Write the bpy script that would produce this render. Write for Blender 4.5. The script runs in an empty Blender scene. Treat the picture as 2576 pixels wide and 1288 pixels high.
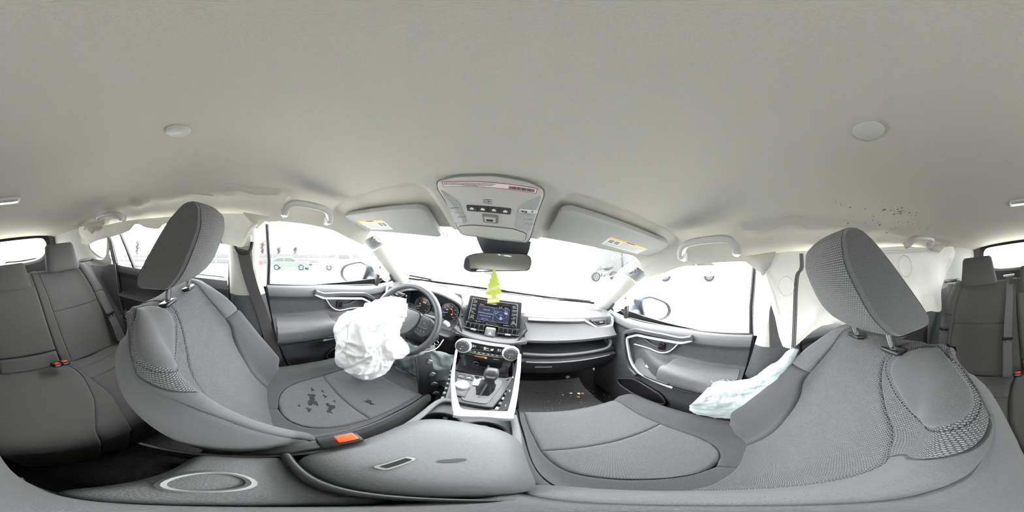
import bpy, bmesh, math, random, bisect
import numpy as np
from mathutils import Vector, Matrix, Euler

random.seed(7)
S = bpy.context.scene
COL = S.collection
ZO = 1.0          # metres from the cabin floor up to the lens; heights below are written relative to the lens
PI = math.pi

# ------------------------------------------------------------------ camera (360 degree panorama, rolled against the car)
YAW, ROLL = math.radians(-0.2), math.radians(-7.5)
cam_d = bpy.data.cameras.new('camera')
cam_d.type = 'PANO'
try:
    cam_d.panorama_type = 'EQUIRECTANGULAR'
except Exception:
    cam_d.cycles.panorama_type = 'EQUIRECTANGULAR'
cam_d.clip_start = 0.005
cam = bpy.data.objects.new('camera', cam_d)
COL.objects.link(cam)
ROT = Matrix.Rotation(ROLL, 3, 'Y') @ Matrix.Rotation(YAW, 3, 'Z')
cam.matrix_world = Matrix.Translation((0.05, 0, ZO)) @ (ROT @ Matrix.Rotation(PI / 2, 3, 'X')).to_4x4()
S.camera = cam

# ------------------------------------------------------------------ sky, exposure
w = bpy.data.worlds.new('overcast_sky')
S.world = w
w.use_nodes = True
wn = w.node_tree.nodes
wn['Background'].inputs[0].default_value = (0.97, 0.985, 1.0, 1)
wn['Background'].inputs[1].default_value = 1.0
S.view_settings.view_transform = 'Standard'
S.view_settings.look = 'None'
S.view_settings.gamma = 1
S.view_settings.use_curve_mapping = False
S.view_settings.exposure = 4.0
S.cycles.use_denoising = True
S.cycles.max_bounces = 10
S.cycles.diffuse_bounces = 7
S.cycles.glossy_bounces = 4
S.cycles.transparent_max_bounces = 16
S.cycles.caustics_reflective = False
S.cycles.caustics_refractive = False
S.cycles.sample_clamp_indirect = 6

# ------------------------------------------------------------------ materials
MATS = {}
def mat(name, col, rough=0.6, metal=0.0, spec=0.5, noise=None, bump=None, sheen=0.0, emit=None, estr=1.0, coat=0.0):
    """plain procedural material; noise=(scale, amount) varies the colour, bump=(scale, strength) adds fine relief"""
    m = bpy.data.materials.new(name); m.use_nodes = True
    nt = m.node_tree; b = nt.nodes['Principled BSDF']
    b.inputs['Base Color'].default_value = (*col, 1)
    b.inputs['Roughness'].default_value = rough
    b.inputs['Metallic'].default_value = metal
    b.inputs['Specular IOR Level'].default_value = spec
    if sheen:
        b.inputs['Sheen Weight'].default_value = sheen
        b.inputs['Sheen Roughness'].default_value = 0.5
    if coat: b.inputs['Coat Weight'].default_value = coat
    if emit:
        b.inputs['Emission Color'].default_value = (*emit, 1)
        b.inputs['Emission Strength'].default_value = estr
    tc = nt.nodes.new('ShaderNodeTexCoord')
    if noise:
        n = nt.nodes.new('ShaderNodeTexNoise'); n.inputs['Scale'].default_value = noise[0]; n.inputs['Detail'].default_value = 4
        nt.links.new(tc.outputs['Object'], n.inputs['Vector'])
        r = nt.nodes.new('ShaderNodeMapRange')
        r.inputs['From Min'].default_value = 0.3; r.inputs['From Max'].default_value = 0.7
        r.inputs['To Min'].default_value = 1 - noise[1]; r.inputs['To Max'].default_value = 1 + noise[1]
        nt.links.new(n.outputs['Fac'], r.inputs['Value'])
        x = nt.nodes.new('ShaderNodeMix'); x.data_type = 'RGBA'; x.blend_type = 'MULTIPLY'; x.inputs['Factor'].default_value = 1
        x.inputs['A'].default_value = (*col, 1)
        nt.links.new(r.outputs['Result'], x.inputs['B']); nt.links.new(x.outputs['Result'], b.inputs['Base Color'])
    if bump:
        n2 = nt.nodes.new('ShaderNodeTexNoise'); n2.inputs['Scale'].default_value = bump[0]; n2.inputs['Detail'].default_value = 3
        nt.links.new(tc.outputs['Object'], n2.inputs['Vector'])
        bp = nt.nodes.new('ShaderNodeBump'); bp.inputs['Strength'].default_value = bump[1]; bp.inputs['Distance'].default_value = 0.002
        nt.links.new(n2.outputs['Fac'], bp.inputs['Height']); nt.links.new(bp.outputs['Normal'], b.inputs['Normal'])
    MATS[name] = m
    return m

def knit(name, lo, hi, bw, rh, strength=0.6):
    """woven cloth with a staggered stitch; UVs are in metres"""
    m = bpy.data.materials.new(name); m.use_nodes = True
    nt = m.node_tree; b = nt.nodes['Principled BSDF']
    b.inputs['Roughness'].default_value = 0.9; b.inputs['Specular IOR Level'].default_value = 0.2
    b.inputs['Sheen Weight'].default_value = 0.15
    uv = nt.nodes.new('ShaderNodeUVMap')
    br = nt.nodes.new('ShaderNodeTexBrick')
    br.inputs['Scale'].default_value = 1.0
    br.inputs['Brick Width'].default_value = bw; br.inputs['Row Height'].default_value = rh
    br.inputs['Mortar Size'].default_value = rh * 0.30; br.inputs['Mortar Smooth'].default_value = 1.0
    br.inputs['Color1'].default_value = (*hi, 1); br.inputs['Color2'].default_value = tuple(c * 0.85 for c in hi) + (1,)
    br.inputs['Mortar'].default_value = (*lo, 1)
    nt.links.new(uv.outputs['UV'], br.inputs['Vector']); nt.links.new(br.outputs['Color'], b.inputs['Base Color'])
    bp = nt.nodes.new('ShaderNodeBump'); bp.invert = True; bp.inputs['Strength'].default_value = strength; bp.inputs['Distance'].default_value = 0.0015
    nt.links.new(br.outputs['Fac'], bp.inputs['Height']); nt.links.new(bp.outputs['Normal'], b.inputs['Normal'])
    MATS[name] = m
    return m

def glass(name, tint, gloss):
    m = bpy.data.materials.new(name); m.use_nodes = True
    nt = m.node_tree; nt.nodes.remove(nt.nodes['Principled BSDF'])
    out = nt.nodes['Material Output']
    t = nt.nodes.new('ShaderNodeBsdfTransparent'); t.inputs[0].default_value = (*tint, 1)
    g = nt.nodes.new('ShaderNodeBsdfGlossy'); g.inputs['Roughness'].default_value = 0.02
    f = nt.nodes.new('ShaderNodeLayerWeight'); f.inputs['Blend'].default_value = 0.5
    q = nt.nodes.new('ShaderNodeMath'); q.operation = 'POWER'; q.inputs[1].default_value = 5.0
    k = nt.nodes.new('ShaderNodeMath'); k.operation = 'MULTIPLY_ADD'; k.inputs[1].default_value = gloss; k.inputs[2].default_value = 0.03
    mx = nt.nodes.new('ShaderNodeMixShader')
    nt.links.new(f.outputs['Facing'], q.inputs[0]); nt.links.new(q.outputs[0], k.inputs[0]); nt.links.new(k.outputs[0], mx.inputs[0])
    nt.links.new(t.outputs[0], mx.inputs[1]); nt.links.new(g.outputs[0], mx.inputs[2]); nt.links.new(mx.outputs[0], out.inputs[0])
    MATS[name] = m
    return m

mat('headliner', (0.53, 0.52, 0.470), 0.95, spec=0.1, noise=(900, 0.06), bump=(1400, 0.25))
mat('pillar', (0.40, 0.40, 0.37), 0.6, noise=(500, 0.03))
mat('lamp_plastic', (0.52, 0.52, 0.50), 0.45)
mat('visor_cloth', (0.43, 0.435, 0.425), 0.9, spec=0.1, noise=(900, 0.05), bump=(1400, 0.2))
mat('fabric', (0.085, 0.086, 0.088), 0.92, spec=0.2, sheen=0.25, noise=(700, 0.22), bump=(1100, 0.35))
mat('fabric_rear', (0.090, 0.088, 0.087), 0.92, spec=0.2, sheen=0.2, noise=(700, 0.15), bump=(1100, 0.3))
knit('knit', (0.025, 0.026, 0.027), (0.175, 0.179, 0.183), 0.0054, 0.0038, 0.8)
knit('knit_fine', (0.080, 0.082, 0.085), (0.190, 0.194, 0.199), 0.0040, 0.0028, 0.4)
knit('knit_rear', (0.060, 0.060, 0.059), (0.105, 0.104, 0.102), 0.0060, 0.0045, 0.3)
mat('seam', (0.02, 0.02, 0.02), 0.9)
mat('vinyl', (0.132, 0.138, 0.138), 0.55, noise=(300, 0.08), bump=(500, 0.35))
mat('dash_soft', (0.125, 0.127, 0.130), 0.5, noise=(400, 0.06), bump=(700, 0.25))
mat('dash_hard', (0.040, 0.040, 0.044), 0.45, noise=(400, 0.06), bump=(800, 0.2))
mat('door_card', (0.060, 0.060, 0.064), 0.55, noise=(60, 0.10), bump=(900, 0.2))
mat('door_soft', (0.125, 0.127, 0.130), 0.42, noise=(200, 0.06), bump=(800, 0.2))
mat('black', (0.012, 0.012, 0.013), 0.4)
mat('black_gloss', (0.010, 0.010, 0.012), 0.12, coat=0.5)
mat('graphite', (0.055, 0.056, 0.060), 0.4)
mat('grey_trim', (0.20, 0.205, 0.20), 0.45)
mat('silver', (0.72, 0.72, 0.74), 0.35, metal=0.35)
mat('chrome', (0.75, 0.75, 0.76), 0.18, metal=1.0)
mat('metal', (0.50, 0.50, 0.50), 0.4, metal=0.9)
mat('carpet', (0.034, 0.034, 0.035), 1.0, spec=0.05, noise=(250, 0.5), bump=(900, 0.8))
mat('mat_rib', (0.22, 0.22, 0.225), 1.0, spec=0.05, noise=(350, 0.6), bump=(1200, 0.8))
mat('airbag', (0.68, 0.69, 0.69), 0.85, spec=0.15, noise=(6, 0.05), bump=(1500, 0.15))
mat('airbag_warm', (0.84, 0.83, 0.78), 0.85, spec=0.15, noise=(5, 0.05), bump=(1500, 0.15))
mat('airbag_cool', (0.60, 0.67, 0.68), 0.85, spec=0.15, noise=(30, 0.10), bump=(1500, 0.15))
mat('knee_cloth', (0.33, 0.39, 0.39), 0.8, spec=0.2, noise=(18, 0.25))
mat('stripe', (0.24, 0.24, 0.235), 0.8)
mat('thread', (0.42, 0.41, 0.40), 0.9)
mat('thread_dark', (0.03, 0.03, 0.03), 0.9)
mat('belt', (0.055, 0.054, 0.053), 0.7, bump=(900, 0.3))
mat('belt_grey', (0.12, 0.12, 0.12), 0.7, bump=(900, 0.3))
mat('orange', (0.85, 0.09, 0.02), 0.4)
mat('paper', (0.80, 0.79, 0.70), 0.9)
mat('sticker_white', (0.80, 0.80, 0.78), 0.6)
mat('pink', (0.55, 0.05, 0.16), 0.6)
mat('ink', (0.03, 0.03, 0.03), 0.8)
mat('ink_grey', (0.30, 0.30, 0.30), 0.8)
mat('yellow_label', (0.80, 0.62, 0.18), 0.7)
mat('lens', (0.42, 0.44, 0.44), 0.12, coat=0.4)
mat('mirror_back', (0.050, 0.055, 0.060), 0.4)
mat('mirror_glass', (0.85, 0.87, 0.88), 0.02, metal=1.0)
mat('rear_mirror_glass', (0.55, 0.57, 0.58), 0.04, metal=1.0)
mat('body_paint', (0.035, 0.042, 0.052), 0.3, coat=0.5)
mat('tree_green', (0.52, 0.62, 0.10), 0.8)
mat('tree_pale', (0.75, 0.78, 0.45), 0.8)
mat('screen', (0.010, 0.012, 0.020), 0.2, emit=(0.0018, 0.0023, 0.0048), estr=1.0)
mat('screen_dark', (0.006, 0.006, 0.008), 0.2)
mat('screen_line', (0.03, 0.03, 0.03), 0.4, emit=(0.03, 0.026, 0.038), estr=1.0)
mat('screen_text', (0.03, 0.03, 0.03), 0.4, emit=(0.05, 0.05, 0.055), estr=1.0)
mat('lamp_amber', (0.03, 0.03, 0.03), 0.4, emit=(0.07, 0.028, 0.003), estr=1.0)
mat('lamp_red', (0.03, 0.03, 0.03), 0.4, emit=(0.05, 0.005, 0.004), estr=1.0)
mat('lamp_green', (0.03, 0.03, 0.03), 0.4, emit=(0.03, 0.045, 0.006), estr=1.0)
mat('lamp_blue', (0.03, 0.03, 0.03), 0.4, emit=(0.012, 0.026, 0.05), estr=1.0)
mat('print', (0.45, 0.45, 0.45), 0.6)
mat('dial_face', (0.020, 0.024, 0.028), 0.3)
mat('copper', (0.30, 0.12, 0.06), 0.4, metal=0.6)
mat('coin_silver', (0.55, 0.52, 0.45), 0.4, metal=0.7)
mat('ground', (0.55, 0.54, 0.50), 0.95, noise=(1.5, 0.08))
mat('asphalt', (0.5, 0.5, 0.5), 0.9, noise=(2, 0.1))
mat('car_white', (0.70, 0.70, 0.68), 0.35, coat=0.4)
mat('car_sage', (0.028, 0.040, 0.035), 0.4, coat=0.4)
mat('car_red', (0.12, 0.008, 0.012), 0.35, coat=0.4)
mat('car_glass', (0.02, 0.025, 0.025), 0.1)
mat('tyre', (0.006, 0.006, 0.007), 0.8)
mat('rim_grey', (0.045, 0.045, 0.048), 0.5)
mat('fence', (0.055, 0.056, 0.056), 0.8)
mat('bark', (0.05, 0.035, 0.032), 0.95)
mat('twig', (0.06, 0.042, 0.038), 0.95)
mat('conifer', (0.05, 0.055, 0.055), 0.95)
glass('clear_glass', (0.97, 0.98, 0.975), 0.5)
glass('gauge_glass', (0.9, 0.9, 0.9), 0.5)

# ------------------------------------------------------------------ mesh helpers
def nrm(a):
    a = np.asarray(a, float); l = np.linalg.norm(a)
    return a / l if l > 1e-12 else a

def frame(o, u, v=None, n=None):
    """orthonormal plane frame (origin, U, V, N)"""
    u = nrm(u)
    if n is not None:
        n = nrm(np.asarray(n, float) - np.dot(n, u) * u); v = np.cross(n, u)
    else:
        v = nrm(np.asarray(v, float) - np.dot(v, u) * u); n = np.cross(u, v)
    return np.asarray(o, float), u, v, n

def pf(F, a, b, c=0.0):
    return F[0] + F[1] * a + F[2] * b + F[3] * c

def pchip(*pts):
    """monotone cubic through the points, as a plain function"""
    xs = [float(p[0]) for p in pts]; ys = [float(p[1]) for p in pts]; N = len(xs)
    h = [xs[i+1] - xs[i] for i in range(N-1)]; d = [(ys[i+1] - ys[i]) / h[i] for i in range(N-1)]
    m = [d[0]] + [0.0] * (N-2) + [d[-1]]
    for i in range(1, N-1):
        if d[i-1] * d[i] > 0: m[i] = (h[i-1] + h[i]) / (h[i-1] / d[i-1] + h[i] / d[i])
    def f(x):
        if x <= xs[0]: return ys[0]
        if x >= xs[-1]: return ys[-1]
        i = bisect.bisect_right(xs, x) - 1
        if i > N - 2: i = N - 2
        t = (x - xs[i]) / h[i]; t2 = t*t; t3 = t2*t
        return (2*t3-3*t2+1)*ys[i] + (t3-2*t2+t)*h[i]*m[i] + (3*t2-2*t3)*ys[i+1] + (t3-t2)*h[i]*m[i+1]
    return f

def resample(pts, n, closed=False):
    P = np.array(pts, float)
    if closed: P = np.vstack([P, P[:1]])
    L = np.r_[0, np.cumsum(np.linalg.norm(np.diff(P, axis=0), axis=1))]
    t = np.linspace(0, L[-1], n + 1)[:-1] if closed else np.linspace(0, L[-1], n)
    return np.stack([np.interp(t, L, P[:, k]) for k in range(P.shape[1])], 1)

def smooth_path(pts, n, closed=False):
    """Catmull-Rom through the points"""
    P = [np.asarray(p, float) for p in pts]; m = len(P); out = []
    segs = m if closed else m - 1
    for i in range(segs):
        p0 = P[(i - 1) % m] if closed or i > 0 else P[0] * 2 - P[1]
        p1 = P[i]; p2 = P[(i + 1) % m]
        p3 = P[(i + 2) % m] if closed or i + 2 < m else P[-1] * 2 - P[-2]
        for t in np.linspace(0, 1, 9)[:-1]:
            out.append(0.5 * (2*p1 + (p2-p0)*t + (2*p0-5*p1+4*p2-p3)*t*t + (3*p1-p0-3*p2+p3)*t**3))
    if not closed: out.append(P[-1])
    return resample(out, n, closed)

def loop_path(pts, per=6):
    """closed Catmull-Rom loop with the same number of samples between any two control points"""
    P = [np.asarray(p, float) for p in pts]; m = len(P); out = []
    for i in range(m):
        p0, p1, p2, p3 = P[i-1], P[i], P[(i+1) % m], P[(i+2) % m]
        for t in np.linspace(0, 1, per + 1)[:-1]:
            out.append(0.5 * (2*p1 + (p2-p0)*t + (2*p0-5*p1+4*p2-p3)*t*t + (3*p1-p0-3*p2+p3)*t**3))
    return np.array(out)

def round_poly(pts, r, k=4):
    """round the corners of a closed 2-D polygon"""
    P = [np.asarray(p, float) for p in pts]; out = []; n = len(P)
    for i in range(n):
        a, b, c = P[i - 1], P[i], P[(i + 1) % n]
        u = a - b; v = c - b; lu, lv = np.linalg.norm(u), np.linalg.norm(v)
        q = min(r, lu * 0.45, lv * 0.45)
        s = b + u / lu * q; e = b + v / lv * q
        for t in np.linspace(0, 1, k + 1):
            out.append((1-t)**2 * s + 2*t*(1-t) * b + t*t * e)
    return [tuple(p) for p in out]

def bent(pts, r=.012, k=3):
    """open polyline with lightly rounded corners"""
    P = [np.asarray(p, float) for p in pts]; out = [P[0]]
    for a, b, c in zip(P, P[1:], P[2:]):
        u, v = a - b, c - b; lu, lv = np.linalg.norm(u), np.linalg.norm(v); q = min(r, lu*.45, lv*.45); s, e = b + u/lu*q, b + v/lv*q
        out += [(1-t)**2*s + 2*t*(1-t)*b + t*t*e for t in np.linspace(0, 1, k + 1)]
    return out + [P[-1]]

class MB:
    """collects geometry of ONE part"""
    def __init__(self): self.v = []; self.f = []; self.uv = {}
    def add(self, vs, fs, uvs=None):
        o = len(self.v); self.v += [tuple(map(float, p)) for p in vs]
        for i, f in enumerate(fs): self.f.append(tuple(o + q for q in f))
        if uvs is not None:
            for i, t in enumerate(uvs): self.uv[o + i] = t
        return self
    def grid(self, rows, close_u=False, close_v=False, uv=None):
        rows = [[np.asarray(p, float) for p in r] for r in rows]
        nr, nc = len(rows), len(rows[0]); vs = [p for r in rows for p in r]; fs = []
        for i in range(nr if close_v else nr - 1):
            for j in range(nc if close_u else nc - 1):
                a = i * nc + j; b = i * nc + (j + 1) % nc; c = ((i + 1) % nr) * nc + (j + 1) % nc; d = ((i + 1) % nr) * nc + j
                fs.append((a, b, c, d))
        return self.add(vs, fs, [t for r in uv for t in r] if uv is not None else None)
    def sheet(self, rows, th, direction=None):
        """grid with thickness: direction = constant vector, else along the grid normal"""
        R_ = np.array(rows, float)
        if direction is not None: off = np.broadcast_to(np.asarray(direction, float) * th, R_.shape)
        else:
            du = np.gradient(R_, axis=1); dv = np.gradient(R_, axis=0)
            nn = np.cross(du, dv); nn /= (np.linalg.norm(nn, axis=2, keepdims=True) + 1e-12); off = nn * th
        B = R_ + off; nr, nc = R_.shape[:2]
        vs = list(R_.reshape(-1, 3)) + list(B.reshape(-1, 3)); fs = []; o = nr * nc
        for i in range(nr - 1):
            for j in range(nc - 1):
                a, b, c, d = i*nc+j, i*nc+j+1, (i+1)*nc+j+1, (i+1)*nc+j
                fs += [(a, b, c, d), (o+d, o+c, o+b, o+a)]
        for i in range(nr - 1):
            fs += [(i*nc, (i+1)*nc, o+(i+1)*nc, o+i*nc), ((i+1)*nc+nc-1, i*nc+nc-1, o+i*nc+nc-1, o+(i+1)*nc+nc-1)]
        for j in range(nc - 1):
            e = (nr-1)*nc
            fs += [(j+1, j, o+j, o+j+1), (e+j, e+j+1, o+e+j+1, o+e+j)]
        return self.add(vs, fs)
    def tube(self, pts, r, seg=8, closed=False, flat=None, up=(0, 0, 1)):
        """round (or, with flat=(half width, half height), flattened) bar along a path"""
        P = [np.asarray(p, float) for p in pts]; n = len(P); rows = []; ref = nrm(up)
        for i in range(n):
            a = P[i - 1] if (i > 0 or closed) else P[i]; b = P[(i + 1) % n] if (i < n - 1 or closed) else P[i]
            t = nrm(b - a); s = np.cross(t, ref)
            if np.linalg.norm(s) < 1e-3: s = np.cross(t, (1, 0, 0.01))
            s = nrm(s); q = np.cross(s, t)
            rr = r[i] if isinstance(r, (list, tuple, np.ndarray)) else r
            ru, rv = (flat if flat else (rr, rr))
            row = []
            for k in range(seg):
                an = 2 * PI * (k + 0.5) / seg
                c, d = math.cos(an), math.sin(an)
                if flat: e = 0.5; c = math.copysign(abs(c)**e, c); d = math.copysign(abs(d)**e, d)
                row.append(P[i] + s * ru * c + q * rv * d)
            rows.append(row)
        o = len(self.v); self.grid(rows, close_u=True, close_v=closed)
        if not closed:
            self.f.append(tuple(o + k for k in range(seg))[::-1]); self.f.append(tuple(o + (n-1)*seg + k for k in range(seg)))
        return self
    def slab(self, poly, F, depth, bevel=0.0, top=0.0):
        """extruded 2-D polygon in plane frame F; front at `top` along N, `depth` thick, bevelled front edge"""
        P = [np.asarray(p, float) for p in poly]; n = len(P)
        area = sum(P[i][0]*P[(i+1) % n][1] - P[(i+1) % n][0]*P[i][1] for i in range(n))
        if area < 0: P = P[::-1]
        def inset(d):
            out = []
            for i in range(n):
                a, b, c = P[i-1], P[i], P[(i+1) % n]
                e1 = nrm(b-a); e2 = nrm(c-b); n1 = np.array([-e1[1], e1[0]]); n2 = np.array([-e2[1], e2[0]])
                m = n1 + n2; l = np.dot(m, m)
                m = m * (2 / l) * 0.5 * 2 if l > 0.2 else n1
                m = m / max(1.0, np.linalg.norm(m) / 2.0)
                out.append(b + m * d)
            return out
        loops = []
        if bevel > 0:
            loops.append((inset(bevel), top)); loops.append((inset(bevel * 0.3), top - bevel * 0.3)); loops.append((P, top - bevel))
        else: loops.append((P, top))
        loops.append((P, top - depth))
        vs = [pf(F, p[0], p[1], h) for L, h in loops for p in L]; fs = [tuple(range(n))]
        for k in range(len(loops) - 1):
            for i in range(n):
                j = (i + 1) % n; fs.append((k*n+i, (k+1)*n+i, (k+1)*n+j, k*n+j))
        m = (len(loops) - 1) * n; fs.append(tuple(m + i for i in range(n))[::-1])
        return self.add(vs, fs)
    def ring(self, outer, inner, mapf=None, n=64):
        """flat strip between two closed loops of 3-D points"""
        A = resample(outer, n, True); B = resample(inner, n, True)
        return self.grid([list(A), list(B)], close_u=True)
    def rbox(self, c, size, r, rot=None, k=3):
        h = np.array(size, float) / 2; r = min(r, h.min() * 0.999); inn = h - r
        ax = []
        for q in range(3):
            t = [-inn[q] + r * math.sin(-PI/2 * (1 - i / k)) * 1.0 for i in range(k + 1)]
            t = [-h[q] + r * (1 - math.cos(PI/2 * i / k)) for i in range(k + 1)]
            ax.append(sorted(set([round(x, 6) for x in t] + [round(-x, 6) for x in t])))
        M_ = np.array(rot if rot is not None else np.eye(3), float); c = np.asarray(c, float)
        idx = {}; vs = []; fs = []
        def vid(p):
            q = np.clip(p, -inn, inn); d = p - q; l = np.linalg.norm(d)
            p2 = q + d / l * r if l > 1e-9 else p
            key = tuple(np.round(p, 5))
            if key not in idx:
                idx[key] = len(vs); vs.append(c + M_ @ p2)
            return idx[key]
        for q in range(3):
            a, b = (q + 1) % 3, (q + 2) % 3
            for sgn in (-1, 1):
                for i in range(len(ax[a]) - 1):
                    for j in range(len(ax[b]) - 1):
                        quad = []
                        for (ii, jj) in ((i, j), (i+1, j), (i+1, j+1), (i, j+1)):
                            p = np.zeros(3); p[q] = sgn * h[q]; p[a] = ax[a][ii]; p[b] = ax[b][jj]
                            quad.append(vid(p))
                        if sgn < 0: quad = quad[::-1]
                        if len(set(quad)) >= 3: fs.append(tuple(dict.fromkeys(quad)))
        return self.add(vs, fs)
    def lathe(self, prof, o, axis, seg=24, a0=0, a1=2*PI):
        """profile (radius, height) turned about an axis"""
        n = nrm(axis); u = nrm(np.cross(n, (0.3, 0.9, 0.2))); v = np.cross(n, u); o = np.asarray(o, float)
        full = abs(a1 - a0 - 2*PI) < 1e-6
        ang = np.linspace(a0, a1, seg, endpoint=not full)
        rows = [[o + n*h + (u*math.cos(a) + v*math.sin(a))*r for a in ang] for r, h in prof]
        return self.grid(rows, close_u=full)
    def disc(self, o, axis, r, seg=24, th=0.002):
        return self.lathe([(0.0001, th), (r*0.92, th), (r, th*0.6), (r, 0)], o, axis, seg)
    def ball(self, c, rad, nu=20, nv=14, rot=None, f=None):
        c = np.asarray(c, float); M_ = np.array(rot if rot is not None else np.eye(3), float); rows = []
        for i in range(nv + 1):
            th = PI * i / nv; row = []
            for j in range(nu):
                ph = 2*PI*j/nu; d = np.array([math.sin(th)*math.cos(ph), math.sin(th)*math.sin(ph), math.cos(th)])
                k = f(d) if f else 1.0
                row.append(c + M_ @ (d * np.asarray(rad) * k))
            rows.append(row)
        return self.grid(rows, close_u=True)
    def text(self, s, F, size, depth=0.0004, align='CENTER', squash=1.0):
        """lettering laid in plane frame F (U = reading direction, V = up)"""
        cu = bpy.data.curves.new('t', 'FONT'); cu.body = s; cu.size = size; cu.align_x = align; cu.align_y = 'CENTER'; cu.extrude = depth; cu.resolution_u = 2
        ob = bpy.data.objects.new('t', cu); COL.objects.link(ob)
        dg = bpy.context.evaluated_depsgraph_get(); me = bpy.data.meshes.new_from_object(ob.evaluated_get(dg))
        self.add([pf(F, v.co.x * squash, v.co.y, v.co.z + depth) for v in me.vertices], [tuple(p.vertices) for p in me.polygons])
        bpy.data.objects.remove(ob); bpy.data.curves.remove(cu); bpy.data.meshes.remove(me)
        return self
    def mirror(self):
        """the same part reflected to the other side of the car"""
        m = MB(); m.v = [(-x, y, z) for x, y, z in self.v]; m.f = [f[::-1] for f in self.f]; m.uv = dict(self.uv)
        return m
    def build(self, name, material, parent=None, label=None, cat=None, group=None, kind=None, sharp=38, smooth=True):
        me = bpy.data.meshes.new(name)
        if parent is None:
            a = np.array(self.v); base = np.array([(a[:, 0].min()+a[:, 0].max())/2, (a[:, 1].min()+a[:, 1].max())/2, a[:, 2].min()])
        else: base = np.zeros(3)
        me.from_pydata([(p[0]-base[0], p[1]-base[1], p[2]-base[2] + (ZO if parent is not None else 0)) for p in self.v], [], self.f)
        if self.uv:
            L = me.uv_layers.new(name='UVMap')
            for lp in me.loops: L.data[lp.index].uv = self.uv.get(lp.vertex_index, (0, 0))
        me.validate(); me.update()
        bm = bmesh.new(); bm.from_mesh(me); bmesh.ops.recalc_face_normals(bm, faces=bm.faces); bm.to_mesh(me); bm.free()
        if smooth:
            me.polygons.foreach_set('use_smooth', [True] * len(me.polygons))
            me.set_sharp_from_angle(angle=math.radians(sharp))
        me.materials.append(MATS[material])
        o = bpy.data.objects.new(name, me); COL.objects.link(o)
        if parent is not None:
            o.parent = parent; o.matrix_parent_inverse = WORLD[parent.name].inverted()
            WORLD[o.name] = Matrix.Identity(4)
        else:
            o.location = (base[0], base[1], base[2] + ZO); WORLD[o.name] = Matrix.Translation(o.location)
        tag(o, label, cat, group, kind)
        return o

WORLD = {}
def tag(o, label=None, cat=None, group=None, kind=None):
    if label: o['label'] = label
    if cat: o['category'] = cat
    if group: o['group'] = group
    if kind: o['kind'] = kind
def thing(name, label, cat, loc, group=None, kind=None):
    o = bpy.data.objects.new(name, None); COL.objects.link(o)
    o.empty_display_size = 0.05
    o.location = (loc[0], loc[1], loc[2] + ZO); WORLD[o.name] = Matrix.Translation(o.location)
    tag(o, label, cat, group, kind)
    return o
def sub(parent):   # world matrix for sub-parts
    return WORLD[parent.name]

def patch(f, vlo, vhi, s0, s1, nu=18, nv=24, puff=0.004, tuck=0.005, ev=0.10, es=0.08, edges=(1, 1, 1, 1), sign=1, relax=0):
    """upholstery panel on surface f(v, s): swells in the middle, pulled into the seams at its edges"""
    m = MB(); lo = vlo if callable(vlo) else (lambda s, q=vlo: q); hi = vhi if callable(vhi) else (lambda s, q=vhi: q)
    rows = []; uvs = []
    def edgevals(n): # denser rows next to the seams
        t = np.linspace(0, 1, n); return 0.5 - 0.5 * np.cos(PI * t) * (0.55 + 0.45 * np.abs(np.cos(PI * t)))
    A = sorted(set(list(edgevals(nu)) + list(np.linspace(0, 1, nu)))); B = sorted(set(list(edgevals(nv)) + list(np.linspace(0, 1, nv))))
    def thin(L): return [x for i, x in enumerate(L) if i == 0 or i == len(L)-1 or (x - L[i-1] > 1e-3)]
    A = np.array(thin(A)); B = np.array(thin(B))
    prev = None; usum = np.zeros(len(A))
    for b in B:
        s = s0 + (s1 - s0) * b; row = []; uvr = []; acc = 0.0; last = None
        vl, vh = lo(s), hi(s)
        for a in A:
            v = vl + (vh - vl) * a; P = f(v, s)
            d = 1e-3
            dv = f(v + d, s) - f(v - d, s); ds = f(v, s + d) - f(v, s - d)
            n = nrm(np.cross(dv, ds)) * sign
            acc_e = 0.0
            for k, (t, w_) in enumerate(((a, ev), (1 - a, ev), (b, es), (1 - b, es))):
                if edges[k]: acc_e += max(1e-4, t / w_) ** -3
            e = acc_e ** (-1 / 3) if acc_e > 0 else 1.0
            e = min(1.0, max(0.0, e)); h = -tuck + (puff + tuck) * math.sqrt(1 - (1 - e) ** 2)
            if last is not None: acc += np.linalg.norm(P - last)
            last = P; row.append(P + n * h); uvr.append((acc, s))
        c = acc * 0.5
        uvr = [(u_ - c, t_) for u_, t_ in uvr]
        rows.append(row); uvs.append(uvr)
    if relax:   # even out the fold lines of the surface below
        G_ = np.array(rows)
        for _ in range(relax): G_[1:-1, 1:-1] += .5 * ((G_[:-2, 1:-1] + G_[2:, 1:-1] + G_[1:-1, :-2] + G_[1:-1, 2:]) / 4 - G_[1:-1, 1:-1])
        rows = [list(r) for r in G_]
    m.grid(rows, uv=uvs)
    return m
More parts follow.
